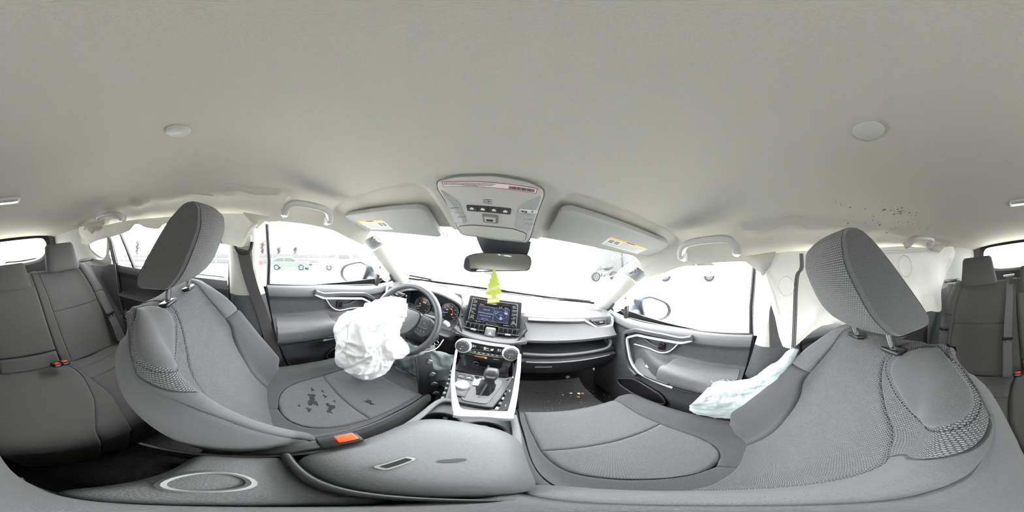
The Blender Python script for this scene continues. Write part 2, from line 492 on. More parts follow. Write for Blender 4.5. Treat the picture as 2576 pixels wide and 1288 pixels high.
# =================================================================== THE SETTING: cabin shell
# ---- headliner
roof_c = pchip((-1.80, .17), (-1.6, .205), (-1.2, .255), (-.8, .28), (-.3, .285), (-.1, .275), (.05, .25), (.16, .218), (.25, .186), (.32, .160), (.40, .126), (.48, .094), (.56, .062), (.66, .025))
roof_e = pchip((-1.80, .12), (-1.5, .13), (-1.0, .115), (-.8, .105), (-.4, .085), (0, .065), (.2, .055), (.35, .035), (.45, .0), (.55, -.035), (.66, -.075))
roof_w = pchip((-1.80, .61), (-1.3, .655), (-.9, .672), (0, .672), (.4, .665), (.66, .63))
def visor_recess(x, y, sgn):
    """hollow in the roof lining that holds a folded sun visor"""
    x0, x1 = (.145, .60) if sgn > 0 else (-.62, -.175)
    dx = min(x - x0, x1 - x); dy = min(y - .335, .70 - y)
    if x * sgn < 0: return 0
    r = .035; dx = min(dx, r); dy = min(dy, r)
    if dx < -.02 or dy < -.02: return 0
    a = r - dx; b = r - dy
    d = r - math.hypot(a, b)
    return .014 * min(1, max(0, (d + .012) / .014))
def roof_drop(k, y):
    t = min(1.0, max(0.0, (y - .18) / .17)); a = .30 * k ** 2.4 + .70 * k ** 6; b = .10 * k ** 3 + .90 * k ** 14
    return a * (1 - t) + b * t
def roof_z(x, y):
    k = min(1.0, abs(x) / roof_w(y))
    return roof_c(y) - (roof_c(y) - roof_e(y)) * roof_drop(k, y)
ys = list(np.linspace(-1.80, .30, 44)) + list(np.linspace(.315, .545, 34))
rows = []
for y in ys:
    W_ = roof_w(y); row = []
    for k in np.linspace(-1, 1, 131):
        x = k * W_
        z = roof_z(x, y)
        # the lining is creased and torn loose where the curtain airbags burst out behind the front doors
        for sg in (-1, 1):
            if x * sg > .40 and -1.2 < y < .10:
                z += -.010 * math.exp(-((abs(x) - .575) / .02) ** 2) * (1 + .8 * math.sin(y * 31 + sg)) * min(1, (.10 - y) / .1)
                z += .006 * math.sin(y * 47 + abs(x) * 60) * max(0, (abs(x) - .52)) / .13
        z += visor_recess(x, y, 1) + visor_recess(x, y, -1)
        row.append((x, y, z))
    rows.append(row)
MB().sheet(rows, .006, (0, 0, 1)).build('ceiling', 'headliner', None, 'light grey cloth roof lining, creased above the side airbags', 'ceiling', kind='structure', sharp=60)

# ---- floor with centre tunnel
def floor_z(x, y):
    t = math.exp(-(x / .12) ** 4)
    z = -1.0 + (.10 + (.10 if y > .2 else .10 * max(0, (y + .2) / .4))) * t
    if y > .90: z += min(.5, (y - .90) ** 2 * 2.2 + max(0, y - 1.05) * .5)
    if y < -.72: z += min(.30, (-.72 - y) * 2.0)
    z += .05 * max(0, (abs(x) - .62) / .07) ** 2
    return z
rows = [[(x, y, floor_z(x, y)) for x in np.linspace(-.72, .72, 49)] for y in np.linspace(-1.80, 1.42, 66)]
MB().grid(rows).build('floor', 'carpet', None, 'black carpeted cabin floor', 'floor', kind='structure')

# ---- body shell behind the trim, bulkhead and tailgate
for sg, nm in ((-1, 'wall_left'), (1, 'wall_right')):
    rows = [[(sg * x, y, z) for y in np.linspace(-1.82, 1.12, 12)] for x, z in ((.73, -1.05), (.775, -.9), (.79, -.6), (.775, -.35), (.748, -.262))]
    MB().sheet(rows, .012, (sg, 0, 0)).build(nm, 'black', None, 'dark body side behind the door trims', 'wall', kind='structure')
rows = [[(x, y, z) for x in np.linspace(-.76, .76, 9)] for y, z in ((1.42, -1.0), (1.45, -.7), (1.40, -.45), (1.22, -.31))]
MB().sheet(rows, .01, (0, 1, 0)).build('wall_front', 'black', None, 'black bulkhead beyond the footwells', 'wall', kind='structure')
W_IN = [(-.484, .05), (-.472, .105), (-.42, .138), (-.2, .146), (0, .147), (.2, .146), (.42, .138), (.472, .105), (.484, .05), (.455, -.03), (.385, -.082), (.256, -.103), (0, -.106), (-.256, -.103), (-.385, -.082), (-.455, -.03)]
W_MID = [(x * 1.085, z * (1.30 if z > 0 else 1.10) + (.01 if z > 0 else 0)) for x, z in W_IN]
W_OUT = [(-.60, .03), (-.62, .16), (-.57, .23), (-.2, .24), (0, .245), (.2, .24), (.57, .23), (.62, .16), (.60, .03), (.66, -.12), (.68, -.5), (.5, -.75), (0, -.75), (-.5, -.75), (-.68, -.5), (-.66, -.12)]
bx = thing('wall_rear', 'grey tailgate trim around the rear window', 'wall', (0, -1.78, -.75), kind='structure')
a = loop_path([(x, -1.77, z) for x, z in W_IN])
b = loop_path([(x, -1.745, z) for x, z in W_MID])
c = loop_path([(x, -1.75, z) for x, z in W_OUT])
# align start points
MB().grid([list(a), list(b)], close_u=True).build('window_surround', 'black', bx)
low = MB().grid([list(b), list(c)], close_u=True); low.build('tailgate_trim', 'door_soft', bx)
led = smooth_path([(x, -1.742, z - .018) for x, z in W_IN[9:16]], 30)
MB().tube(led, .016, 8, flat=(.012, .016)).build('sill_ledge', 'pillar', bx)
MB().grid([list(a * .97 + np.array([0, -.02 - 1.77 * .03, .0])), [np.array([0, -1.80, .02])] * 96], close_u=True).build('window_1', 'clear_glass', None, 'rear window glass in the tailgate', 'window', kind='structure')

# ---- windscreen
rows = []
for t in np.linspace(0, 1, 10):
    row = []
    for k in np.linspace(-1, 1, 21):
        xb, yb, zb = .70 * k, 1.22 - .22 * k * k, -.29
        xt, yt, zt = .60 * k, .60 - .03 * k * k, .085 - .03 * k * k
        bow = .03 * math.sin(PI * t)
        row.append((xb + (xt - xb) * t, yb + (yt - yb) * t + bow, zb + (zt - zb) * t + bow))
    rows.append(row)
ws = MB().grid(rows).build('window_2', 'clear_glass', None, 'large raked windscreen', 'window', kind='structure')
# lot number written on the outside of the screen, seen back to front
o_ = np.array([-.36, .69, .062]); Fw = frame(o_, (-1, .0, .03), v=(0, -.80, .55))
MB().text('0950177 A', Fw, .052, .0003).build('marker_writing', 'rim_grey', ws)
# service sticker
Fs = frame((-.075, .985, -.118), (1, 0, 0), v=(0, -.8, .55))
st = MB().slab(round_poly([(-.032, -.034), (.032, -.034), (.032, .03), (-.032, .03)], .025, 6), Fs, .001).build('sticker', 'lens', ws, label='pale blue sticker low on the windscreen')
# black base frit
rows2 = [[(.71 * k, 1.20 - .22 * k * k - d, -.276 + .012 * (d > 0)) for k in np.linspace(-1, 1, 31)] for d in (0, .012)]
MB().sheet(rows2, .006, (0, 0, 1)).build('trim_1', 'black', None, 'black seal along the base of the windscreen', 'trim', kind='structure')
# header seam above the screen
rows = [[(.60 * k, .540 - .012 * k * k + d, .076 - .012 * k * k + d * .35) for k in np.linspace(-1, 1, 21)] for d in (0, .03, .06)]
MB().sheet(rows, .01, (0, 0, 1)).build('trim_2', 'headliner', None, 'cloth covered header above the windscreen', 'trim', kind='structure')

# ---- A pillars, with the exposed clip where the cover has slipped
def pillar_a(sg):
    E1 = smooth_path([(.650, .535, -.012), (.662, .62, -.066), (.668, .75, -.175), (.672, .90, -.30)], 14)   # door side
    E2 = smooth_path([(.590, .60, .045), (.605, .70, .0), (.618, .83, -.125), (.626, .97, -.262)], 14)       # screen side
    rows = []
    for a_, b_ in zip(E1, E2):
        row = []
        for t in np.linspace(0, 1, 9):
            p = a_ + (b_ - a_) * t; bul = .016 * math.sin(PI * t)
            row.append((sg * (p[0] - bul), p[1] - bul * .7, p[2] + bul * .0))
        rows.append(row)
    return rows
n_ = 3
for sg, side in ((-1, 'left'), (1, 'right')):
    t_ = thing('trim_%d' % n_, 'pale plastic windscreen pillar cover on the %s' % ('driver side' if sg < 0 else 'passenger side'), 'pillar', (sg * .66, .8, -.3), kind='structure'); n_ += 1
    MB().sheet(pillar_a(sg)[3:], .008, (sg, .5, 0)).build('cover', 'pillar', t_)
    top = pillar_a(sg)[:4]
    MB().sheet([[(x + sg * .012, y + .01, z) for x, y, z in r] for r in top], .004, (sg, .3, 0)).build('bare_metal', 'metal', t_)
    c0 = np.array(top[1][4]); c1 = np.array(top[2][6])
    MB().rbox(c0, (.022, .03, .02), .004).rbox(c0 + (0, .03, -.012), (.014, .02, .014), .003).build('clip', 'graphite', t_)
    MB().tube([c0 + (-sg * .004, -.012, .012), c0 + (-sg * .012, .012, -.006), c1 + (-sg * .01, 0, 0), c1 + (0, .016, .012)], .005, 6).build('tether', 'sticker_white', t_)
    # door-mirror corner bar
    MB().tube([(sg * .700, .724, -.165), (sg * .702, .718, -.29)], .014, 8, flat=(.012, .013), up=(sg, 0, 0)).build('quarter_bar', 'black', t_)
    MB().tube([(sg * .668, .80, -.22), (sg * .675, .86, -.275), (sg * .676, .90, -.30)], .008, 8).build('seal', 'black', t_)

# ---- B pillars
def b_pillar(sg, t_):
    Yf = pchip((-.275, .046), (-.15, .018), (.055, .004)); Yb = pchip((-.275, -.118), (-.1, -.122), (.055, -.150))
    rows = []
    for z in np.linspace(-.275, .07, 12):
        row = []
        for k in np.linspace(0, 1, 11):
            y = Yb(z) + (Yf(z) - Yb(z)) * k; bul = .03 * (1 - (2 * k - 1) ** 4)
            x = .675 - bul - max(0, z) * .15
            if .30 < k < .72 and -.20 < z < -.02: x += .016   # belt guide channel
            row.append((sg * x, y, z))
        rows.append(row)
    MB().sheet(rows, .006, (sg, 0, 0)).build('upper_cover', 'pillar', t_, sharp=50)
    rows = []
    for z in np.linspace(-1.0, -.272, 12):
        row = []
        for k in np.linspace(0, 1, 9):
            u = (z + 1.0) / .73
            yb = -.115; yf = .20 - .155 * u
            x = .715 - .045 * u - .03 * (1 - (2 * k - 1) ** 4)
            row.append((sg * x, yb + (yf - yb) * k, z))
        rows.append(row)
    MB().sheet(rows, .006, (sg, 0, 0)).build('lower_cover', 'door_card', t_)
    # rubber door seals
    for yy in (.052, -.128):
        MB().tube([(sg * .70, yy, .05), (sg * .706, yy + .01, -.12), (sg * .712, yy + (.01 if yy > 0 else 0), -.28), (sg * .715, yy + (.05 if yy > 0 else 0), -.55), (sg * .715, yy + (.15 if yy > 0 else 0), -.9)], .010, 8).build('seal', 'black', t_)
for sg in (-1, 1):
    t_ = thing('trim_%d' % n_, 'pale upper and black lower centre pillar cover, %s' % ('driver side' if sg < 0 else 'passenger side'), 'pillar', (sg * .68, -.03, -1.0), kind='structure'); n_ += 1
    b_pillar(sg, t_)

# ---- C pillars and quarter trims with their small window
for sg in (-1, 1):
    t_ = thing('trim_%d' % n_, 'pale rear quarter trim with a small corner window, %s' % ('driver side' if sg < 0 else 'passenger side'), 'pillar', (sg * .62, -1.3, -.2), kind='structure'); n_ += 1
    def X(y): return .66 - max(0, (-.93 - y)) * .09
    inn = [(-.925, -.06), (-.925, .065), (-1.08, .065), (-1.145, .02), (-1.15, -.02), (-1.125, -.05), (-1.03, -.105), (-.975, -.108)]
    out = [(-.895, -.06), (-.885, .125), (-1.3, .185), (-1.76, .235), (-1.76, .02), (-1.76, -.16), (-1.2, -.165), (-.90, -.16)]
    A = loop_path(inn, 9); B = loop_path(out, 9)
    M1 = A * .85 + B * .15
    L1 = [(sg * (X(p[0]) + .022), p[0], p[1]) for p in A]; L2 = [(sg * (X(p[0]) - .004), p[0], p[1]) for p in M1]; L3 = [(sg * X(p[0]), p[0], p[1]) for p in B]
    MB().grid([L1, L2, L3], close_u=True).build('cover', 'pillar', t_, sharp=60)
    MB().tube([tuple(np.array(p) + (sg * .002, 0, 0)) for p in L1], .006, 6, closed=True).build('seal', 'black', t_)
    MB().grid([[(sg * (X(p[0]) + .03), p[0], p[1]) for p in A], [(sg * (X(-1.0) + .04), -1.02, -.02)] * 72], close_u=True).build('pane', 'clear_glass', t_)
    # lower load-bay side and black door seal
    rows = [[(sg * (.66 + .02 * (z < -.3) - max(0, -.93 - y) * .06), y, z) for y in np.linspace(-1.78, -.845, 10)] for z in (-1.0, -.6, -.3, -.15)]
    MB().sheet(rows, .006, (sg, 0, 0)).build('lower_trim', 'door_soft', t_)
    MB().tube([(sg * .665, -.885, .06), (sg * .672, -.872, -.06), (sg * .682, -.865, -.155), (sg * .69, -.85, -.35), (sg * .69, -.80, -.6)], .014, 8, flat=(.010, .016), up=(sg, 0, 0)).build('seal', 'black', t_)
    MB().tube([(sg * .672, -.86, .06), (sg * .68, -.847, -.06), (sg * .69, -.84, -.16)], .009, 8).build('pale_seal', 'airbag_warm', t_)

# ---- side glass
k_ = 3
for sg in (-1, 1):
    for (y0, y1, z0a, z0b, lab) in ((.03, .90, -.245, -.30, 'front'), (-.90, -.10, -.165, -.215, 'rear')):
        rows = []
        for t in np.linspace(0, 1, 8):
            row = []
            for k in np.linspace(0, 1, 14):
                y = y0 + (y1 - y0) * k; zb = z0a + (z0b - z0a) * k - .03
                zt = roof_e(min(y, .64)) + .03 if y < .6 else roof_e(.6) - (y - .6) * .55 + .02
                z = zb + (zt - zb) * t
                row.append((sg * (.735 - .07 * max(0, (z + .25) / .32) ** 1.3), y, z))
            rows.append(row)
        MB().grid(rows).build('window_%d' % k_, 'clear_glass', None, '%s door window glass on the %s side' % (lab, 'driver' if sg < 0 else 'passenger'), 'window', kind='structure'); k_ += 1

# ---- front doors
DX_ARM = pchip((-1.0, .700), (-.90, .685), (-.75, .680), (-.64, .688), (-.59, .690), (-.565, .645), (-.53, .622), (-.47, .624), (-.440, .640), (-.420, .690), (-.40, .704), (-.32, .702), (-.297, .688), (-.28, .682), (-.255, .684), (-.242, .692), (-.236, .706))
DX_FLAT = pchip((-1.0, .700), (-.90, .685), (-.75, .680), (-.62, .682), (-.56, .682), (-.50, .692), (-.45, .700), (-.40, .704), (-.32, .702), (-.297, .688), (-.28, .682), (-.255, .684), (-.242, .692), (-.236, .706))
def door_x(y, z):
    arm = max(0, min(1, (.62 - y) / .24)); arm = arm * arm * (3 - 2 * arm)
    return DX_ARM(z) * arm + DX_FLAT(z) * (1 - arm)
belt = pchip((.05, .0), (.2, -.010), (.4, -.024), (.7, -.052), (.80, -.05), (.92, -.045))
def front_door(sg, t_):
    zs = sorted(set(list(np.linspace(-1.0, -.6, 14)) + list(np.linspace(-.6, -.40, 26)) + list(np.linspace(-.40, -.236, 22))))
    lo = []; up = []
    for z in zs:
        row = []
        for k in np.linspace(0, 1, 40):
            yb = .055 + .045 * max(0, (-.236 - z) / .3) + .10 * max(0, (-.55 - z) / .45)
            y = yb + (.93 - yb) * k
            row.append((sg * door_x(y, z), y, z + belt(y) * (1 if z > -.30 else max(0, 1 - (-.30 - z) / .12))))
        (up if z > -.293 else lo).append(row)
    lo.append(up[0])
    MB().grid(lo).build('door_card', 'door_card', t_, sharp=50)
    MB().grid(up).build('upper_pad', 'door_soft', t_, sharp=50)
    # soft armrest pad and its seam
    rows = []
    for k in np.linspace(0, 1, 24):
        y = .10 + .30 * k; row = []
        zt = -.414 - .04 * max(0, (k - .82) / .18) ** 2; zb_ = -.528 - .012 * k
        for t in np.linspace(0, 1, 10):
            z = zt + (zb_ - zt) * t
            row.append((sg * (door_x(y, z) - .010 * math.sin(PI * min(1, t * 1.0 + .0001)) ** .5), y, z))
        rows.append(row)
    MB().grid(rows).build('armrest', 'door_soft', t_)
    MB().tube([(sg * (door_x(y, -.552) - .004), y, -.552 - (y - .1) * .03) for y in np.linspace(.11, .33, 14)], .004, 6).build('armrest_edge', 'black', t_)
    # switch panel
    Fp = (np.array([sg * .652, .45, -.508]), np.array([0, 1., 0]), nrm(np.array([sg * .80, 0, .60])), nrm(np.array([-sg * .60, 0, .80])))
    MB().slab(round_poly([(-.115, -.046), (-.06, .05), (.0, .062), (.115, .028), (.10, -.02), (.02, -.05)], .02), Fp, .02, .003, .004).build('switch_panel', 'dash_hard', t_)
    sw = ((-.03, .004), (.012, .010), (.048, .012), (.078, .010)) if sg < 0 else ((.028, .004), (-.03, .0))
    for a_, b_ in sw:
        q = MB().slab(round_poly([(a_ - .014, b_ - .012), (a_ + .014, b_ - .010), (a_ + .014, b_ + .014), (a_ - .014, b_ + .012)], .004), Fp, .008, .002, .011).build('window_switch', 'black_gloss', t_)
        MB().slab([(a_ - .006, b_ - .002), (a_ + .006, b_ - .002), (a_ + .006, b_ + .002), (a_ - .006, b_ + .002)], Fp, .001, 0, .0118).build('mark', 'print', q)
    # bright trim: along the pull, round the front corner and back under the switches
    tr_ = [(.670, .290, -.290), (.672, .335, -.315), (.672, .424, -.327), (.670, .585, -.352), (.667, .650, -.392), (.665, .646, -.415), (.663, .606, -.515), (.660, .575, -.550), (.652, .525, -.570), (.644, .44, -.569), (.634, .33, -.560)]
    P = bent([(sg * x, y, z) for x, y, z in tr_], .014)
    MB().tube(P, .006, 8, flat=(.006, .0075), up=(sg, 0, 0)).build('bright_trim', 'silver', t_)
    P2 = bent([(sg * (x + .006), y + d, z + e) for (x, y, z), d, e in zip(tr_[:9], (-.0, .0, .01, .015, .03, .028, .034, .03, .015), (.012, .018, .024, .026, .02, -.0, -.016, -.03, -.03))], .02)
    MB().tube(P2, .01, 8, flat=(.012, .016), up=(sg, 0, 0)).build('trim_backing', 'graphite', t_)
    # pull-handle bowl and lever
    Fh = frame((sg * .697, .0, .0), (0, 1, 0), v=(0, 0, 1))
    bowl = [(.352, -.325), (.395, -.385), (.44, -.412), (.60, -.422), (.622, -.395), (.60, -.36), (.44, -.338)]
    N_ = Fh if sg < 0 else frame((sg * .697, .0, .0), (0, 1, 0), v=(0, 0, 1))
    Fh = (N_[0], np.array([0, 1., 0]), np.array([0, 0, 1.]), np.array([-sg, 0, 0.]))
    MB().slab(round_poly(bowl, .015), Fh, .006, .002, .003).build('handle_bowl', 'graphite', t_)
    MB().tube(smooth_path([(sg * .688, .355, -.325), (sg * .688, .395, -.383), (sg * .688, .445, -.412), (sg * .688, .52, -.412), (sg * .686, .612, -.424)], 20), .003, 6, flat=(.003, .004), up=(sg, 0, 0)).build('bowl_edge', 'silver', t_)
    lv = MB().slab(round_poly([(.426, -.352), (.458, -.352), (.458, -.398), (.426, -.392)], .004), Fh, .012, .003, .014).build('lock_base', 'black_gloss', t_)
    MB().slab(round_poly([(.455, -.377), (.50, -.374), (.545, -.360), (.548, -.366), (.50, -.392), (.455, -.393)], .004), Fh, .010, .003, .018).build('lever', 'graphite', t_)
    MB().slab([(.446, -.366), (.450, -.366), (.450, -.378), (.446, -.378)], Fh, .002, 0, .0148).build('red_mark', 'car_red', lv)
    # diagonal crease below the bowl and lower pocket
    MB().tube([(sg * .698, .60, -.45), (sg * .690, .50, -.445), (sg * .668, .40, -.455)], .0025, 6).build('crease', 'graphite', t_)
    poc = round_poly([(.69, -.735), (.63, -.69), (.56, -.648), (.48, -.66), (.40, -.68), (.37, -.735), (.40, -.765), (.55, -.775), (.66, -.765)], .03)
    Fq = (np.array([sg * .674, 0, 0]), np.array([0, 1., 0]), np.array([0, 0, 1.]), np.array([-sg, 0, 0.]))
    MB().slab(poc, Fq, .02, .004, .002).build('door_pocket', 'black', t_)
    MB().tube([(sg * .668, y, z) for y, z in poc + poc[:1]], .005, 6, closed=False).build('pocket_rim', 'door_card', t_)
    MB().tube(smooth_path([(sg * .705, .06, -.238), (sg * .708, .25, -.252), (sg * .71, .45, -.268), (sg * .71, .70, -.290)], 24), .006, 6).build('window_seal', 'black', t_)
for i, sg in ((1, -1), (2, 1)):
    t_ = thing('door_%d' % i, 'front door trim on the %s side with %s window switches' % (('driver', 'four') if sg < 0 else ('passenger', 'two')), 'door', (sg * .70, .5, -1.0), kind='structure')
    front_door(sg, t_)

# ---- rear doors
def rear_door(sg, t_):
    def dx(y, z): return pchip((-1.0, .70), (-.6, .70), (-.42, .685), (-.38, .665), (-.34, .700), (-.235, .700), (-.215, .684), (-.185, .680), (-.160, .684), (-.150, .70))(z)
    zs = list(np.linspace(-1.0, -.42, 8)) + list(np.linspace(-.40, -.15, 24)); lo = []; up = []
    for z in zs:
        row = []
        for k in np.linspace(0, 1, 24):
            yb = -.86 + .25 * max(0, (-.45 - z) / .55); y = yb + (-.13 - yb) * k
            row.append((sg * dx(y, z), y, z - .055 * max(0, (y + .86) / .73) * (1 if z > -.3 else .3)))
        (up if z > -.212 else lo).append(row)
    lo.append(up[0])
    MB().grid(lo).build('door_card', 'door_card', t_); MB().grid(up).build('upper_pad', 'door_soft', t_)
    MB().tube([(sg * .700, -.695, -.185), (sg * .700, -.735, -.09), (sg * .69, -.79, .06)], .012, 8, flat=(.009, .015), up=(sg, 0, 0)).build('window_divider', 'black', t_)
    MB().tube([(sg * .705, -.86, -.152), (sg * .708, -.5, -.178), (sg * .71, -.15, -.205)], .005, 6).build('window_seal', 'black', t_)
for i, sg in ((3, -1), (4, 1)):
    t_ = thing('door_%d' % i, 'plain black rear door trim on the %s side' % ('driver' if sg < 0 else 'passenger'), 'door', (sg * .70, -.5, -1.0), kind='structure')
    rear_door(sg, t_)
# =================================================================== FRONT SEATS
b_w = pchip((-.06, .235), (.0, .245), (.15, .252), (.35, .250), (.42, .243), (.50, .222), (.55, .195), (.60, .165), (.70, .15))
b_b = pchip((-.06, .05), (.0, .07), (.06, .098), (.2, .090), (.36, .074), (.44, .058), (.50, .034), (.55, .014), (.60, .004), (.7, .0))
b_c = pchip((-.06, .130), (.05, .135), (.25, .150), (.40, .158), (.52, .150), (.60, .125), (.7, .11))
b_t = pchip((-.06, .12), (.3, .11), (.48, .09), (.54, .055), (.60, .036), (.7, .03))
SEC_V = [0, .2, .4, .5, .6, .68, .76, .88, 1.0]
def back_local(v, s):
    """front-seat backrest: v runs from the centre line round the bolster to the rear edge, s up the back"""
    a = abs(v); w_, b_, c_, t_ = b_w(s), b_b(s), b_c(s), b_t(s)
    X = [0, c_*.5, c_, c_ + .35*(w_-c_), c_ + .65*(w_-c_), c_ + .88*(w_-c_), w_, w_, w_ - .012]
    Y = [-.004, -.001, .006, .55*b_+.007, b_, .86*b_, .40*b_-.008, -.40*t_, -.9*t_]
    i = min(max(bisect.bisect_left(SEC_V, a) - 1, 0), 7)
    def cr(Z, odd):
        z0 = Z[i-1] if i > 0 else (-Z[1] if odd else Z[1]); z3 = Z[i+2] if i + 2 < 9 else 2*Z[8] - Z[7]
        v0 = SEC_V[i-1] if i > 0 else -SEC_V[1]; v3 = SEC_V[i+2] if i + 2 < 9 else 2*SEC_V[8]-SEC_V[7]
        h = SEC_V[i+1] - SEC_V[i]; t = (a - SEC_V[i]) / h
        m1 = (Z[i+1]-z0)/(SEC_V[i+1]-v0)*h; m2 = (z3-Z[i])/(v3-SEC_V[i])*h
        return (2*t**3-3*t*t+1)*Z[i] + (t**3-2*t*t+t)*m1 + (-2*t**3+3*t*t)*Z[i+1] + (t**3-t*t)*m2
    return math.copysign(cr(X, True), v), cr(Y, False)
def make_back(xc, m, P0, P1):
    P0 = np.array(P0, float); P1 = np.array(P1, float); u = nrm(P1 - P0); n = nrm(np.cross(u, (1, 0, 0)))
    n = n if n[1] > 0 else -n
    S0, RR = .535, .055
    def f(v, s):
        x, p = back_local(v, s)
        if s <= S0: o = P0 + u*s; nn = n
        else:
            th = (s - S0) / RR; th = min(th, 2.0); o = P0 + u*(S0 + RR*math.sin(th)) + n*(RR*math.cos(th) - RR); nn = n*math.cos(th) + u*math.sin(th)
        # the lumbar area stands a little proud
        if abs(v) < .45: p += .006*math.exp(-((s-.17)/.09)**2)*(1-(abs(v)/.45)**2)
        q = o + nn*p; q[0] = xc + m*x + (o[0])
        return q
    return f, u, n
pad_in = pchip((.432, -.40), (.44, -.36), (.475, -.25), (.525, -.15), (.555, -.18), (.585, -.33), (.592, -.40))
pad_out = pchip((.432, -.42), (.445, -.52), (.46, -.62), (.475, -.69), (.50, -.745), (.525, -.765), (.555, -.72), (.58, -.55), (.592, -.45))
kn_in = pchip((.30, -.365), (.31, -.36), (.38, -.29), (.43, -.20), (.49, -.11), (.53, -.09), (.58, -.16), (.62, -.26))
kn_out = pchip((.30, -.370), (.31, -.375), (.375, -.525), (.41, -.64), (.43, -.71), (.45, -.76), (.47, -.80), (.62, -.80))
cen_in = pchip((-.03, -.40), (.28, -.385), (.30, -.365), (.31, -.36), (.38, -.29), (.43, -.20), (.49, -.11), (.53, -.09), (.58, -.16), (.62, -.26), (.66, -.28))
cen_out = pchip((-.03, .335), (.075, .345), (.18, .39), (.28, .425), (.345, .455), (.45, .44), (.52, .425), (.66, .42))
bol_in = pchip((-.03, -.40), (.28, -.385), (.30, -.370), (.31, -.375), (.375, -.525), (.41, -.64), (.43, -.71), (.45, -.76), (.468, -.797))
bol_out = pchip((-.03, -.66), (.30, -.655), (.33, -.662), (.385, -.69), (.43, -.74), (.468, -.80), (.62, -.80))

def shell(f, v, s, sg, d):
    e = 1e-3; nn = nrm(np.cross(f(v + e, s) - f(v - e, s), f(v, s + e) - f(v, s - e))) * sg
    return f(v, s) - nn * d
def front_seat(side):
    m = 1 if side == 'passenger' else -1
    xb = .357 if m > 0 else -.352; xcu = .345 if m > 0 else -.335; xh = m * .37
    t_ = thing('front_seat', 'dark cloth passenger seat with a burst airbag at its outer bolster' if m > 0 else 'dark cloth driver seat behind the steering wheel, cushion spotted with damp stains', 'car seat', (xcu, .2, -1.0), 'front seats')
    f, u, n = make_back(xb, m, (0, .03, -.68), (0, -.225, -.17))
    sg = 1 if m > 0 else -1
    base = MB(); rows = []
    for s in np.linspace(-.05, .66, 40):
        rows.append([shell(f, v, s, -sg, .011) for v in np.linspace(-.995, .995, 80)])
    back = [r[0] - n*0 for r in rows]
    base.grid(rows)
    # rear shell
    rs = []
    for r in rows[:34]:
        a, b = r[0], r[-1]; rs.append([a + (b - a) * k - n * .02 * math.sin(PI * k) for k in np.linspace(0, 1, 9)])
    base.grid(rs)
    bk = base.build('backrest', 'seam', t_)
    kw = dict(sign=-sg)
    P = lambda *a, **k: patch(f, *a, **{**kw, **k})
    P(cen_in, cen_out, -.03, .645, 28, 44, .002, .006, .035, .02, (1, 1, 1, 0)).build('centre_panel', 'knit', bk, label='coarse knit centre panel')
    P(kn_in, kn_out, .301, .602, 28, 34, .002, .006, .05, .04, (1, 1, 1, 0)).build('inner_shoulder_panel', 'knit', bk)
    pd = P(pad_in, pad_out, .4325, .5915, 22, 30, .012, .001, .12, .12, relax=40).build('shoulder_pad', 'fabric', bk, label='smooth cloth shoulder pad')
    P(bol_in, bol_out, -.03, .466, 18, 34, .004, .006, .08, .04, (1, 1, 1, 1)).build('inner_bolster', 'fabric', bk)
    P(bol_out, -1.0, -.05, .595, 14, 30, .002, .006, .06, .05, (1, 0, 1, 0)).build('inner_gusset', 'fabric', bk)
    P(cen_out, .86, -.03, .375, 22, 28, .006, .007, .06, .05).build('outer_bolster', 'fabric', bk)
    P(cen_out, .86, .375, .615, 20, 20, .003, .006, .05, .05, (1, 1, 1, 0)).build('outer_shoulder_panel', 'knit_fine', bk)
    P(.86, 1.0, -.05, .60, 8, 24, .002, .004, .25, .05, (1, 0, 1, 1)).build('outer_gusset', 'fabric', bk)
    lp = [(pad_in(s_), s_) for s_ in np.linspace(.434, .590, 40)] + [(pad_out(s_), s_) for s_ in np.linspace(.590, .434, 40)]
    st_ = [shell(f, v_ - .022 * (1 if k >= 40 else -1), s_, -sg, -.003) for k, (v_, s_) in enumerate(lp)]
    st_ = resample(st_, 150, True); m_ = MB()
    for k in range(0, 150, 2): m_.tube([st_[k], st_[(k + 1) % 150]], .0009, 4)
    m_.build('pad_stitching', 'thread_dark', bk)
    # ---- cushion
    L = .455
    cb = pchip((-.05, .030), (.08, .034), (.3, .030), (.45, .018), (.6, .01))
    cw = pchip((-.05, .245), (.2, .255), (.45, .250), (.6, .245))
    cc = pchip((-.05, .150), (.1, .152), (.3, .155), (.47, .165), (.7, .17))
    slope = pchip((-.05, -.70), (.1, -.697), (.3, -.690), (.46, -.688))
    def g(v, s):
        a = abs(v); w_, b_, c_ = cw(s), cb(s), cc(s)
        if v < 0: w_ -= .042 * max(0, min(1, (a - .40) / .2)) if a < .6 else .042
        xs = pchip((0, 0), (.4, c_), (.55, c_ + .5*(w_-c_)), (.68, w_ - .012), (.76, w_), (1, w_ + .004))
        zs = pchip((0, -.008), (.4, .0), (.55, b_), (.68, b_*.75), (.76, -.02), (1, -.17))
        x, p = math.copysign(xs(a), v), zs(a)
        if s <= L: y, z, nn = s, slope(s), np.array([0, 0, 1.])
        else:
            th = min((s - L) / .06, 1.75); y = L + .06*math.sin(th) + .0; z = slope(L) - .06*(1 - math.cos(th)); nn = np.array([0, math.sin(th), math.cos(th)])
            if a > .70: p = max(p, -.02) if th > 1.0 else p
        q = np.array([0, y, z]) + nn * p; q[0] = xcu + m * x
        return q
    cb_ = MB(); rows = [[shell(g, v, s, sg, .011) for v in np.linspace(-.995, .995, 70)] for s in np.linspace(-.03, .55, 44)]
    cb_.grid(rows)
    cu = cb_.build('seat_cushion', 'seam', t_)
    Q = lambda *a, **k: patch(g, *a, **{**dict(sign=sg), **k})
    ri = pchip((.068, -.02), (.075, -.12), (.09, -.22), (.12, -.31), (.17, -.37), (.23, -.39), (.30, -.40)); ro = lambda s: -ri(s)
